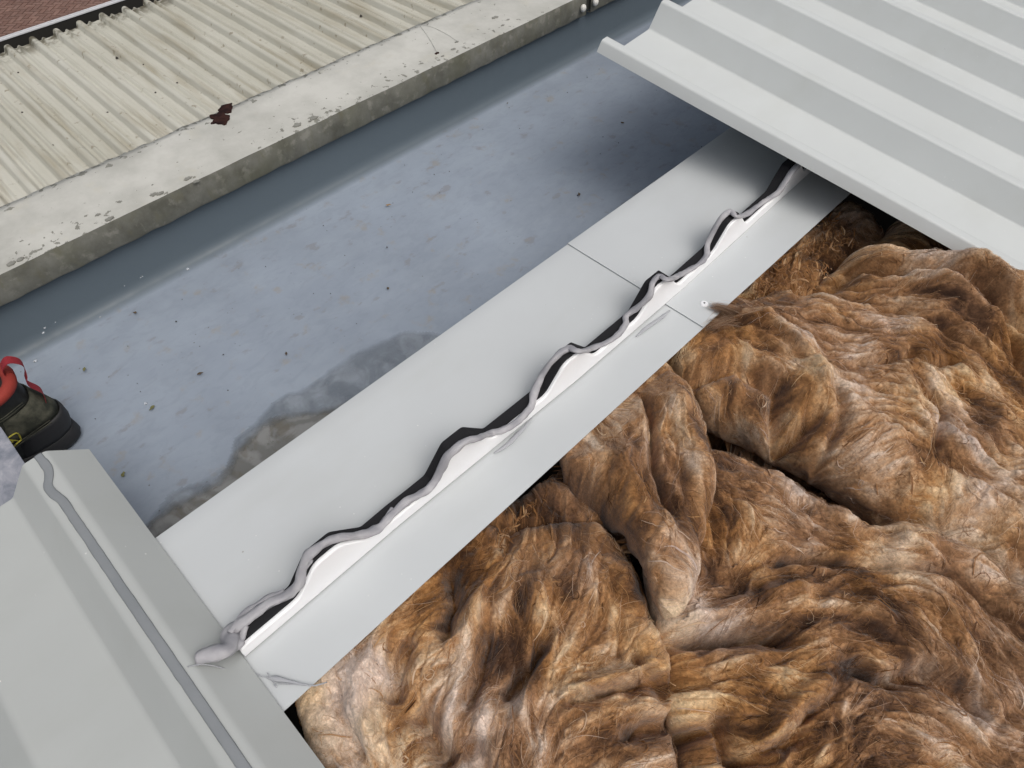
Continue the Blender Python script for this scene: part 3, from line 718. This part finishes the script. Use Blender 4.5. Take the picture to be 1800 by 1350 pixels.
# padded red collar
cp_ = []
for l, w in outline(.010, .132, .044, .044, 40): cp_.append(bpos(l + .006, w * .93, .148))
cp_.append(cp_[0]); tube('padded_collar', cp_, .0085, M_red, bt, seg=12, caps=False)
# rubber heel counter and suede panel as raised shells
def shell(name, a0, a1, z0, z1, off, mat, seg=16, zs=6):
    n = 72; v, f = [], []
    zz = np.linspace(z0, z1, zs); uz = [u[1] for u in up]
    for z in zz:
        i = max(0, min(len(up) - 2, int(np.searchsorted(uz, z)) - 1)); t = (z - uz[i]) / (uz[i + 1] - uz[i])
        for q in range(seg):
            a = a0 + (a1 - a0) * q / (seg - 1); idx = (a / (2 * math.pi) * 36) % 36; i0 = int(idx) % 36; i1 = (i0 + 1) % 36; s_ = idx - int(idx)
            def pt(ol): return (ol[i0][0] * (1 - s_) + ol[i1][0] * s_, ol[i0][1] * (1 - s_) + ol[i1][1] * s_)
            A_, B_ = pt(up[i][0]), pt(up[i + 1][0]); l = A_[0] * (1 - t) + B_[0] * t; w = A_[1] * (1 - t) + B_[1] * t
            r = math.hypot(l - .07, w); e = off * min(1, 4 * min(q, seg - 1 - q) / seg + .15)
            v.append(bpos(.07 + (l - .07) * (1 + e / r), w * (1 + e / r), z))
    for i in range(zs - 1):
        for q in range(seg - 1): a = i * seg + q; f.append((a, a + 1, a + 1 + seg, a + seg))
    o = mesh(name, v, f, mat, bt, smooth=True); recalc(o); m_ = o.modifiers.new('thick', 'SOLIDIFY'); m_.thickness = .002; return o
shell('heel_counter', -1.0, 1.0, .026, .066, .004, M_rub)
shell('suede_panel', -1.15, 1.25, .070, .112, .003, M_suede)
def bside(l, z, off=.0045):
    uz = [u[1] for u in up]; i = max(0, min(len(up) - 2, int(np.searchsorted(uz, z)) - 1)); t = (z - uz[i]) / (uz[i + 1] - uz[i])
    def w_at(ol):
        q = [p for p in ol if p[1] < 0]; q.sort(); return np.interp(l, [p[0] for p in q], [p[1] for p in q])
    w = w_at(up[i][0]) * (1 - t) + w_at(up[i + 1][0]) * t; return bpos(l, w - off, z)
def mark(pts, r, mat, nm): tube(nm, catmull([bside(a, b) for a, b in pts], 4), r, mat, bt, seg=6)
mark([(.052, .072), (.074, .068), (.070, .084), (.050, .088), (.052, .072)], .0011, M_yel, 'emblem')
mark([(.056, .074), (.062, .084), (.060, .077), (.069, .081)], .0008, M_yel, 'emblem')
for dz in (0, .004):
    mark([(.012, .066 + dz), (.04, .068 + dz), (.08, .064 + dz), (.12, .060 + dz)], .0006, M_suede, 'seam')
    mark([(.020, .116 + dz), (.05, .119 + dz), (.09, .118 + dz), (.12, .114 + dz)], .0006, M_suede, 'seam')
# pull tab loop on the back of the collar
pv = [bpos(.004, -.004, .085), bpos(-.002, -.003, .105), bpos(.004, -.002, .128), bpos(-.004, 0, .144), bpos(-.008, 0, .162), bpos(.002, 0, .174), bpos(.014, 0, .166), bpos(.017, 0, .148)]
pc = catmull(pv, 6); v, f = [], []
for i, p in enumerate(pc):
    hw = .0075; dx, dy = math.cos(BA), math.sin(BA); s = np.array([dy, -dx, 0]) * hw
    v += [p + s, p - s, p - s + np.array([0, 0, .0012]), p + s + np.array([0, 0, .0012])]
for i in range(len(pc) - 1):
    for k_ in range(4): a = i * 4 + k_; b = i * 4 + (k_ + 1) % 4; f.append((a, b, b + 4, a + 4))
f += [(0, 1, 2, 3), tuple((len(pc) - 1) * 4 + k_ for k_ in (3, 2, 1, 0))]
recalc(mesh('pull_tab', v, f, M_web, bt, smooth=False))

# ------------------------------------------------------------------ brown glass wool
GX0, GX1, GY0, GY1, ST = -.30, .56, -.44, 1.34, .0016
nx, ny = int((GX1 - GX0) / ST), int((GY1 - GY0) / ST)
gx_ = GX0 + np.arange(nx) * ST; gy_ = GY0 + np.arange(ny) * ST
X, Y = np.meshgrid(gx_, gy_, indexing='ij')
def vnoise(x, y, seed):
    """smooth value noise on the world plane (x, y in cells)"""
    r = np.random.default_rng(seed).random((128, 128)).astype(np.float32)
    xi = np.floor(x).astype(int); yi = np.floor(y).astype(int); fx = x - xi; fy = y - yi
    fx = fx * fx * fx * (fx * (fx * 6 - 15) + 10); fy = fy * fy * fy * (fy * (fy * 6 - 15) + 10)
    a = r[xi % 128, yi % 128]; b = r[(xi + 1) % 128, yi % 128]; c = r[xi % 128, (yi + 1) % 128]; d = r[(xi + 1) % 128, (yi + 1) % 128]
    return (a * (1 - fx) * (1 - fy) + b * fx * (1 - fy) + c * (1 - fx) * fy + d * fx * fy) * 2 - 1
def fbm(x, y, wl, seed, oct=4, g=.5):
    s = 0; a = 1; t = 0
    for i in range(oct): s = s + a * vnoise(x / wl + 13.7 * i, y / wl + 7.1 * i, seed + i); t += a; a *= g; wl *= .5
    return s / t
def W2(pts, z=-.03): return np.array([at(px, py, z)[:2] for px, py in pts])
strokes = [
 [(1260,560),(1330,590),(1400,650),(1440,700)], [(1290,540),(1450,520),(1600,570),(1750,680),(1800,740)], [(1250,600),(1260,700),(1330,770)],
 [(1300,760),(1450,830),(1600,900),(1800,1000)], [(1500,430),(1600,440),(1700,470),(1800,480)], [(1450,640),(1600,660),(1650,720)], [(1550,800),(1700,860),(1800,940)], [(1650,700),(1760,800)],
 [(1250,800),(1400,850),(1550,910),(1700,960),(1800,1050)], [(1200,1110),(1330,1050),(1450,1020),(1600,1000)], [(1500,1040),(1650,1120),(1750,1250)], [(1220,860),(1230,960)],
 [(1200,1200),(1300,1200),(1450,1180)], [(1350,1320),(1430,1230),(1480,1180)], [(1550,1200),(1700,1280),(1800,1330)],
 [(1150,660),(1210,760),(1225,900),(1190,1060)], [(1030,780),(1090,870),(1120,980),(1165,1090)], [(1060,700),(1130,700)],
 [(900,900),(880,1000),(840,1150),(760,1300)], [(1000,920),(960,1050),(930,1200),(900,1340)], [(640,1130),(620,1200),(680,1330)], [(1080,960),(1100,1080),(1140,1200)],
 [(700,1080),(790,1000),(850,930)], [(1000,1220),(1100,1180),(1140,1150)], [(1000,1340),(1100,1260),(1180,1240)], [(540,1220),(560,1300)], [(1300,500),(1400,430),(1480,380)]]
A2 = np.zeros_like(X); B2_ = np.zeros_like(X)
for s in strokes:
    w = W2(s)
    for a, b in zip(w[:-1], w[1:]):
        L = np.linalg.norm(b - a); m = max(1, int(L / .03)); th = 2 * math.atan2(b[1] - a[1], b[0] - a[0])
        for q in range(m):
            p = a + (b - a) * (q + .5) / m; g = np.exp(-((X - p[0]) ** 2 + (Y - p[1]) ** 2) / (2 * .035 ** 2)) + 1e-7
            A2 += g * math.cos(th); B2_ += g * math.sin(th)
TH = .5 * np.arctan2(B2_, A2) + .9 * fbm(X, Y, .075, 11, 3) + .75 * fbm(X, Y, .028, 15, 3)
# double-angle field has sign jumps; the walk below keeps its own heading
def sample(F_, x, y):
    i = np.clip(((x - GX0) / ST).astype(int), 0, nx - 1); j = np.clip(((y - GY0) / ST).astype(int), 0, ny - 1); return F_[i, j]
CT, ST_ = np.cos(TH).astype(np.float32), np.sin(TH).astype(np.float32)
def lic(N, steps, h):
    acc = N.copy(); cnt = 1.0
    for sg in (1, -1):
        x, y = X.copy(), Y.copy(); cx, cy = CT * sg, ST_ * sg
        for s in range(steps):
            x = x + cx * h; y = y + cy * h
            tx, ty = sample(CT, x, y), sample(ST_, x, y); sgn = np.where(tx * cx + ty * cy < 0, -1, 1); cx, cy = tx * sgn, ty * sgn
            w = 1 - (s + 1) / (steps + 1); acc += w * sample(N, x, y); cnt += w
    acc /= cnt; return (acc - acc.mean()) / acc.std()
N1 = vnoise(X / .0022, Y / .0022, 31).astype(np.float32); N2 = vnoise(X / .007, Y / .007, 32).astype(np.float32); N3 = vnoise(X / .020, Y / .020, 33).astype(np.float32)
TH0 = .5 * np.arctan2(B2_, A2) + .5 * fbm(X, Y, .12, 17, 2)
N4 = vnoise(X / .016, Y / .016, 35).astype(np.float32)
CTs, STs = CT, ST_
CT, ST_ = np.cos(TH0).astype(np.float32), np.sin(TH0).astype(np.float32)
L4 = lic(N4, 14, .0055)
CT, ST_ = CTs, STs
L1 = lic(N1, 8, .0016); L2 = lic(N2, 9, .0024); L3 = lic(N3, 8, .0040)

def seg_dist(P, closed=False):
    D = np.full(X.shape, 9.0); T = np.zeros(X.shape); n = len(P); m = n if closed else n - 1
    for i in range(m):
        a, b = P[i], P[(i + 1) % n]; d = b - a; L2_ = d @ d + 1e-12
        t = np.clip(((X - a[0]) * d[0] + (Y - a[1]) * d[1]) / L2_, 0, 1); q = np.hypot(X - a[0] - t * d[0], Y - a[1] - t * d[1])
        T = np.where(q < D, (i + t) / m, T); D = np.minimum(D, q)
    return D, T
def inside(P):
    r = np.zeros(X.shape, bool); n = len(P)
    for i in range(n):
        a, b = P[i], P[(i + 1) % n]
        if a[1] == b[1]: continue
        c = ((a[1] > Y) != (b[1] > Y)) & (X < (b[0] - a[0]) * (Y - a[1]) / (b[1] - a[1]) + a[0]); r ^= c
    return r
jx = .006 * fbm(X, Y, .035, 51, 2); 
lump = fbm(X, Y, .13, 61, 2); lump2 = fbm(X, Y, .05, 65, 2)
rid = 1 - np.abs(fbm(X + .012 * lump, Y - .012 * lump, .075, 71, 3)) * 2
billow = np.abs(fbm(X + .01 * lump, Y + .01 * lump2, .030, 81, 3))
seam = np.exp(-(L4 / .22) ** 2); seam2 = np.exp(-(L3 / .20) ** 2)
relief = .017 * lump + .007 * lump2 + .006 * (rid - .5) + .005 * (billow - .2) + .0022 * L4 - .0038 * seam - .0026 * seam2 + .0010 * L3 + .0012 * L2 + .0007 * L1
marks = np.zeros_like(X)
def groove(pts, w, d, z=-.03):
    global marks
    D, T = seg_dist(W2(pts, z)); D = np.maximum(D + jx * .6, 0)
    marks -= d * np.exp(-(D / w) ** 1.6) * np.clip(8 * np.minimum(T, 1 - T) + .25, 0, 1)
def ridge(pts, w, d): groove(pts, w, -d)
ridge([(1255,560),(1330,590),(1400,640),(1440,700)], .020, .026); groove([(1250,640),(1300,640),(1370,680),(1400,730),(1450,720)], .009, .030)
groove([(1500,660),(1590,640),(1620,660),(1680,650)], .007, .018); groove([(1400,545),(1520,500),(1620,530),(1700,580),(1800,640)], .007, .024)
groove([(1540,555),(1640,600),(1720,650)], .005, .015); groove([(1640,488),(1700,480),(1800,478)], .009, .035); groove([(1440,480),(1520,445),(1640,450)], .006, .022)
groove([(1650,540),(1750,620),(1810,700)], .006, .022); ridge([(1700,500),(1790,590),(1850,690)], .014, .018)
groove([(1450,690),(1480,740),(1470,790)], .006, .014); groove([(1600,700),(1640,740),(1640,800)], .006, .014)
ridge([(1240,800),(1340,815),(1450,870)], .010, .012); ridge([(1560,925),(1680,960),(1780,1020),(1850,1120)], .014, .018)
groove([(1360,985),(1440,975),(1560,985),(1680,1000),(1790,1090)], .006, .022)
ridge([(1190,1105),(1260,1080),(1330,1050),(1420,1030)], .010, .024); groove([(1205,1128),(1270,1113),(1340,1108),(1400,1120)], .009, .048)
groove([(1500,1165),(1560,1190),(1640,1175),(1700,1210),(1760,1265)], .008, .026); ridge([(1500,1040),(1600,1110),(1700,1190),(1780,1260)], .018, .016)
groove([(1290,1340),(1400,1300),(1440,1240)], .008, .018); ridge([(1340,1300),(1400,1240),(1460,1180)], .010, .014); groove([(1200,1300),(1270,1270),(1300,1350)], .009, .03)
ridge([(1085,710),(1130,690),(1180,730),(1215,820),(1220,900)], .012, .018); groove([(1120,700),(1140,760),(1145,850),(1175,930)], .006, .026)
ridge([(1010,780),(1070,800),(1100,860),(1130,960),(1160,1060)], .018, .020); groove([(1000,830),(1060,880),(1085,930)], .009, .03)
groove([(790,1000),(795,1060),(780,1130)], .008, .026); groove([(860,1110),(850,1170),(820,1250)], .007, .02); groove([(720,1120),(700,1180),(690,1240)], .009, .022)
ridge([(850,1020),(820,1110),(780,1150)], .007, .012); groove([(960,1130),(930,1180),(880,1230)], .008, .024); ridge([(985,1110),(950,1180),(900,1290)], .007, .016)
ridge([(1000,1220),(1060,1200),(1120,1180),(1140,1160)], .006, .018); groove([(990,1235),(1060,1218),(1140,1195)], .006, .024); groove([(730,1240),(760,1290),(790,1350)], .010, .034)
ridge([(560,1200),(620,1160),(650,1180)], .012, .018); ridge([(640,1180),(630,1250),(680,1340)], .010, .014); groove([(830,1290),(840,1350),(850,1400)], .010, .03)
groove([(1090,1300),(1160,1260),(1230,1290)], .008, .026); ridge([(930,1010),(940,1060),(950,1100)], .016, .012); groove([(1110,1150),(1140,1190),(1150,1240)], .006, .02)
groove([(860,900),(900,930),(880,970)], .008, .02)

marks = marks * np.where(marks < 0, 1.45, 1.15)
def zone(name, px, top, r, depth, label, z=-.03, extra=None, mul=1.0, pw=2.4, curl=True):
    P = W2(px, z); D, _ = seg_dist(P, True); I = inside(P); d = np.where(I, D, -D) + jx * .9
    t = np.clip(d / r, 0, 1); dome = 1 - (1 - t) ** pw 
    th_ = (1 - t) * 2.55; dn = d
    if curl:
        drop = r * (1 - np.cos(th_)); h = top + relief * mul * np.clip(t * 1.6 + .25, 0, 1) + marks * np.clip(t * 2 + .2, 0, 1) - drop
    else: h = top + relief * mul * np.clip(dome + .25, 0, 1) + marks - depth * (1 - dome)
    if extra is not None: h = h + extra
    # stay under the loose sheet
    s = (X - SH_O[0]); lipy = SH_O[1] + .1074 * s - .012; shz = SH_O[2] - .1610 * s
    h = np.where(Y > lipy - .004, np.minimum(h, shz - .030), h)
    h = np.where(X < -.250, np.minimum(h, -.006 - .5 * np.clip(-.250 - X, 0, 1)), h)
    h = np.minimum(h, np.where(X < -.19, -.010 + .75 * np.clip(X + .252, 0, 1), 9.))
    h = np.maximum(h, -.34)
    g0, g1 = np.gradient(D, ST); gn = np.hypot(g0, g1) + 1e-6; out = (r * np.sin(th_) - r * (1 - t)) if curl else np.zeros_like(t)
    return dict(name=name, d=d, h=h, label=label, mask=d > 0, ox=-g0 / gn * out, oy=-g1 / gn * out)
s_ = X - SH_O[0]; lip = SH_O[1] + .1074 * s_ - .012
bulge = np.exp(-((Y - (lip - .035)) / .045) ** 2) * np.interp(X, [-.24, -.18, -.13, .0, .1, .3], [0, .01, .055, .075, .085, .08])
zones = []
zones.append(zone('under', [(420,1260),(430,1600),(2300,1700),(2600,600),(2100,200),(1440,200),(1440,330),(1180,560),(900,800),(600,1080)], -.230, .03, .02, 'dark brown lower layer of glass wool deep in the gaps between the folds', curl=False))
zones.append(zone('upper', [(1165,605),(1188,638),(1245,694),(1330,733),(1420,779),(1510,834),(1600,888),(1700,945),(1830,1018),(2150,1300),(2500,900),(2300,300),(1700,250),(1600,350),(1555,395),(1505,425),(1470,462),(1400,492),(1310,505),(1240,500),(1160,560)], -.012, .075, .23,
                  'big brown glass wool quilt at upper right, tucked under the loose roof sheet', extra=bulge))
zones.append(zone('corner', [(1100,560),(1240,470),(1440,300),(1530,330),(1600,380),(1540,430),(1450,490),(1330,540),(1250,560)], -.055, .05, .09, 'torn dark brown wool clump in the corner between flashing and loose sheet', mul=1.2))
zones.append(zone('right', [(1160,1135),(1130,1000),(1170,790),(1235,772),(1300,790),(1380,815),(1460,865),(1540,900),(1620,918),(1700,945),(1760,985),(1840,1060),(2150,1330),(2000,1650),(1200,1650),(1205,1350),(1180,1250)], -.035, .038, .13,
                  'brown glass wool quilt at lower right, below the long dark gap'))
zones.append(zone('left', [(1178,1150),(1150,1085),(1130,1015),(1095,945),(1050,912),(990,897),(930,905),(880,905),(830,905),(700,1010),(610,1085),(560,1150),(505,1205),(520,1290),(560,1650),(1215,1650),(1205,1350),(1185,1230)], -.028, .032, .12,
                  'brown glass wool quilt at lower left, nearest the flashing corner'))
zones.append(zone('mound', [(830,935),(850,880),(905,850),(950,830),(1000,800),(1020,850),(1040,900),(1010,925),(960,925),(900,920)], -.040, .022, .05,
                  'small crumpled clump of brown wool between flashing and the twisted fold', mul=1.3))
zones.append(zone('flap', [(1178,1128),(1150,1080),(1125,1020),(1098,945),(1060,895),(1000,850),(985,800),(1005,765),(1060,740),(1075,690),(1120,640),(1165,640),(1205,690),(1238,760),(1245,840),(1240,920),(1220,1010),(1200,1080)], .000, .030, .110,
                  'twisted tan fold of glass wool hanging down in the middle of the opening'))
# colour of the wool itself, tuft by tuft
pal_t = np.array([-2.4, -1.2, -.3, .5, 1.3, 2.4])
pal = np.array([(.045, .021, .011), (.112, .055, .027), (.225, .113, .050), (.325, .176, .084), (.455, .290, .170), (.64, .50, .38)])
def colour(t, warm):
    c = np.stack([np.interp(t, pal_t, pal[:, i]) for i in range(3)], -1)
    c[..., 0] *= 1 + .07 * warm; c[..., 2] *= 1 - .22 * warm
    return c
TONE = .40 * L4 + .40 * L3 + .34 * L2 + .28 * L1 + 1.4 * fbm(X, Y, .15, 91, 3) + 1.0 * fbm(X + .01 * lump, Y, .045, 94, 3) + .22
TONE = TONE * 1.3
WARM = np.clip(fbm(X, Y, .08, 97, 3) * 1.6 + .15, -.5, 1.1)
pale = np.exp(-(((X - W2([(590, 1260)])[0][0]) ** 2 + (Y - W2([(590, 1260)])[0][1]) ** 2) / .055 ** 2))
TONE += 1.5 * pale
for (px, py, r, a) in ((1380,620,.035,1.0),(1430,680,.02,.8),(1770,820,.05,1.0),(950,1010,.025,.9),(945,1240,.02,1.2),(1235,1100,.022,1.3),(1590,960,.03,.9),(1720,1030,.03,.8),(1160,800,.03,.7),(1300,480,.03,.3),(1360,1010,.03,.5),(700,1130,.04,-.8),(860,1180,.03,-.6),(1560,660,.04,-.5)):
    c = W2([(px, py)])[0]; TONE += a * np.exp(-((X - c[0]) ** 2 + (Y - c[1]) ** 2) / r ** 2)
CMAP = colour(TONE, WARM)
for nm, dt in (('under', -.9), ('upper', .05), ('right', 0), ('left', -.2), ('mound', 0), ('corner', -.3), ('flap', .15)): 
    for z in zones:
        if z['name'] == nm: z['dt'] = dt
zone_obj = {}
OXM = np.zeros(X.shape); OYM = np.zeros(X.shape); SURF = np.full(X.shape, -.3); OWN = np.zeros(X.shape, int)
for zi, z in enumerate(zones):
    m = z['mask']; q = m[:-1, :-1] & m[1:, :-1] & m[:-1, 1:] & m[1:, 1:]
    idx = -np.ones(X.shape, int); used = np.zeros(X.shape, bool)
    used[:-1, :-1] |= q; used[1:, :-1] |= q; used[:-1, 1:] |= q; used[1:, 1:] |= q
    idx[used] = np.arange(used.sum())
    # cloud of little sideways shifts opens the folds
    vx = X[used] + (.0012 * L2)[used] * -ST_[used] + z['ox'][used]; vy = Y[used] + (.0012 * L2)[used] * CT[used] + z['oy'][used]
    vz = np.minimum(z['h'][used], np.where(vx < -.19, -.010 + .75 * np.clip(vx + .252, 0, 1), 9.))
    V = np.stack([vx, vy, vz], 1)
    qi, qj = np.nonzero(q); Fc = np.stack([idx[qi, qj], idx[qi + 1, qj], idx[qi + 1, qj + 1], idx[qi, qj + 1]], 1)
    root = empty('insulation_quilt', (float(V[:, 0].mean()), float(V[:, 1].mean()), -.1)); tag(root, z['label'], 'insulation', 'brown glass wool quilts in the roof opening')
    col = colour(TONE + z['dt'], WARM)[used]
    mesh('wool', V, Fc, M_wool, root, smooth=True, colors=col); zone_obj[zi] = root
    top = m & (z['h'] > SURF); SURF[top] = z['h'][top]; OWN[top] = zi; OXM[top] = z['ox'][top]; OYM[top] = z['oy'][top]

# loose fibres lying along the flow of the wool
def fibres(n, length, width, lift, tone, seed, steps=7):
    r = np.random.default_rng(seed)
    x = r.uniform(-.262, .36, n * 2); y = r.uniform(-.16, 1.12, n * 2)
    u = RC @ np.stack([x - CAM[0], y - CAM[1], np.full(len(x), -.72)]); px = 900 + F * u[0] / -u[2]; py = 675 - F * u[1] / -u[2]
    ok = (px > 380) & (px < 1950) & (py > 250) & (py < 1480); x, y = x[ok][:n], y[ok][:n]; n = len(x)
    sg = r.choice([-1, 1], n); cx, cy = sample(CT, x, y) * sg, sample(ST_, x, y) * sg
    curl = r.normal(0, .30, n) + np.where(r.random(n) < .2, r.normal(0, .6, n), 0); dev = r.normal(0, .35, n); L = length * r.uniform(.4, 1.6, n) / steps; own = sample(OWN, x, y)
    pts = []; same = []; z0 = sample(SURF, x, y); lf = lift * r.random(n) ** 2; zc = z0 + .0006
    ca, sa = np.cos(dev), np.sin(dev); cx, cy = cx * ca - cy * sa, cx * sa + cy * ca
    for s in range(steps + 1):
        t = s / steps; zs = sample(SURF, x, y); zc = np.where(same[-1] if same else True, zs + .0004 + .45 * np.clip(zc - zs, 0, .004), zc)
        same.append(sample(OWN, x, y) == own); pts.append(np.stack([x + sample(OXM, x, y), y + sample(OYM, x, y), zc + lf * math.sin(math.pi * min(t * 1.1, 1)) ], 1))
        ca, sa = np.cos(curl), np.sin(curl); cx, cy = cx * ca - cy * sa, cx * sa + cy * ca
        tx, ty = sample(CT, x, y), sample(ST_, x, y); g = np.where(tx * cx + ty * cy < 0, -1, 1); k_ = .25
        cx, cy = cx * (1 - k_) + tx * g * k_, cy * (1 - k_) + ty * g * k_; nn = np.hypot(cx, cy) + 1e-6; cx, cy = cx / nn, cy / nn
        x = x + cx * L; y = y + cy * L
    P = np.stack(pts, 1)                                # n, steps+1, 3
    T = np.gradient(P, axis=1); up_ = np.stack([r.normal(0, .5, n), r.normal(0, .5, n), np.ones(n)], 1)[:, None, :]
    S = np.cross(T, up_); S /= np.linalg.norm(S, axis=2)[:, :, None] + 1e-9
    tt = np.linspace(0, 1, steps + 1); w = width * r.uniform(.5, 1.5, n)[:, None] * (np.sin(np.pi * np.clip(tt * .92 + .06, 0, 1)) ** .5)[None, :]
    w = w * np.minimum.accumulate(np.stack(same, 1).astype(float), axis=1)
    A_ = P + S * w[:, :, None]; B_ = P - S * w[:, :, None]
    to = sample(TONE, P[:, 0, 0], P[:, 0, 1]) + tone + r.normal(0, .65, n); wm = sample(WARM, P[:, 0, 0], P[:, 0, 1]) + r.normal(0, .3, n)
    c = colour(to, np.clip(wm, -1, 1))
    for zi in zone_obj:
        m = own == zi
        if m.sum() < 5: continue
        k_ = int(m.sum()); V = np.stack([A_[m], B_[m]], 2).reshape(-1, 3); S2 = 2 * (steps + 1)
        base = (np.arange(k_) * S2)[:, None] + (np.arange(steps) * 2)[None, :]; base = base.ravel()
        Fc = np.stack([base, base + 1, base + 3, base + 2], 1)
        dtz = zones[zi]['dt']; cc = np.repeat(colour(to[m] + dtz, np.clip(wm[m], -1, 1)), S2, axis=0)
        yield zi, V, Fc, cc
acc = {}
for args in ((26000, .015, .00014, .0014, .10, 1), (6000, .026, .00015, .0040, .7, 2), (14000, .009, .00022, .0012, .1, 3), (1500, .018, .0007, .0015, .3, 4)):
    for zi, V, Fc, cc in fibres(*args):
        a = acc.setdefault(zi, [[], [], [], 0]); a[0].append(V); a[1].append(Fc + a[3]); a[2].append(cc); a[3] += len(V)
for zi, a in acc.items():
    o = mesh('loose_fibres', np.vstack(a[0]), np.vstack(a[1]), M_fib, zone_obj[zi], smooth=True, colors=np.vstack(a[2])); tag(o, kind='stuff')

# shredded flakes of wool in the corner by the loose sheet, and the tuft over the flashing
def flakes(name, centres, n, spread, size, label, z0, tone, cat='insulation'):
    r = np.random.default_rng(len(label)); V, Fc, Cc = [], [], []; b = 0
    for i in range(n):
        px, py, zc = centres[r.integers(len(centres))]; c = at(px, py, zc); c = c + np.r_[r.normal(0, spread, 2), r.normal(0, spread * .25)]
        if c[0] < -.262 and z0 < 0: c[0] = -.25
        L = size * r.uniform(.4, 1.5); w = L * r.uniform(.04, .14); a = r.uniform(0, 6.28) if r.random() < .4 else r.normal(2.2, .5); el_ = r.normal(.15, .45); n_ = 6; p = c.copy(); pts = []
        cu = r.normal(0, .35); ce = r.normal(0, .25)
        tint = colour(np.array(tone + r.normal(0, .8)), np.array(r.uniform(.1, 1)))
        for s in range(n_):
            t = s / (n_ - 1); d = np.array([math.cos(a) * math.cos(el_), math.sin(a) * math.cos(el_), math.sin(el_)]); sd_ = np.array([-math.sin(a), math.cos(a), r.normal(0, .4)]); ww = w * (math.sin(math.pi * (t * .9 + .06)) ** .6) * .5 * r.uniform(.7, 1.2)
            V += [p + sd_ * ww, p + np.array([0, 0, ww * .5]), p - sd_ * ww]; Cc += [tint * r.uniform(.8, 1.05), tint * 1.15, tint * r.uniform(.8, 1.05)]
            p = p + d * L / n_; a += cu; el_ += ce
        for s in range(n_ - 1):
            q = b + s * 3; Fc += [(q, q + 1, q + 4, q + 3), (q + 1, q + 2, q + 5, q + 4)]
        b += n_ * 3
    o = mesh(name, V, np.array(Fc), M_fib, None, smooth=True, colors=np.array(Cc)); return o
cs = [(1330,500,-.05),(1370,470,-.04),(1420,440,-.035),(1460,430,-.035),(1440,480,-.03),(1400,500,-.025),(1310,520,-.04),(1350,510,-.03),(1455,400,-.03),(1480,420,-.03)]
o = flakes('shredded_wool', cs, 520, .012, .018, 'a', -.03, .3); tag(o, 'shredded ochre flakes of wool in the corner under the loose sheet', 'insulation', kind='stuff')
o = flakes('shredded_wool', [(860,900,-.05),(900,870,-.05),(840,930,-.05),(870,960,-.04),(800,950,-.06)], 140, .010, .016, 'bb', -.03, .3); tag(o, 'torn brown wool shreds along the flashing edge, left of the clump', 'insulation', kind='stuff')
tf = empty('wool_tuft', tuple(at(1262, 548, .003))); tag(tf, 'small frayed tuft of tan wool lying over the flashing edge by the rivet', 'wool tuft')
r = np.random.default_rng(5); V, Fc, Cc = [], [], []; b = 0
for i in range(420):
    t0 = r.random(); s0 = at(1300, 560, -.004); e0 = at(1248 + r.normal(0, 5), 536 + r.normal(0, 3), .007) if i % 3 else at(1240 + r.normal(0, 9), 578 + r.normal(0, 6), .005)
    if i % 5 == 0: e0 = at(1300, 536, .003)
    s1 = s0 + np.r_[r.normal(0, .009, 2), r.normal(0, .003)]; mid = (s1 + e0) / 2 + np.array([0, 0, .008 + r.normal(0, .003)]) + np.r_[r.normal(0, .003, 2), 0]
    pts = [(1 - t) ** 2 * s1 + 2 * t * (1 - t) * mid + t * t * e0 for t in np.linspace(0, r.uniform(.7, 1.0), 7)]
    tint = colour(np.array(1.0 + r.normal(0, .9)), np.array(r.uniform(-.2, .8))); w = r.uniform(.0003, .0010)
    for j, p in enumerate(pts):
        ww = w * (1.1 - j / 6 * .8); d = np.array([.5, -.7, .5]) * ww; V += [p + d, p - d]; Cc += [tint, tint]
    for j in range(6): q = b + j * 2; Fc.append((q, q + 1, q + 3, q + 2))
    b += 14
tag(mesh('fibres', V, np.array(Fc), M_fib, tf, smooth=True, colors=np.array(Cc)), kind='stuff')
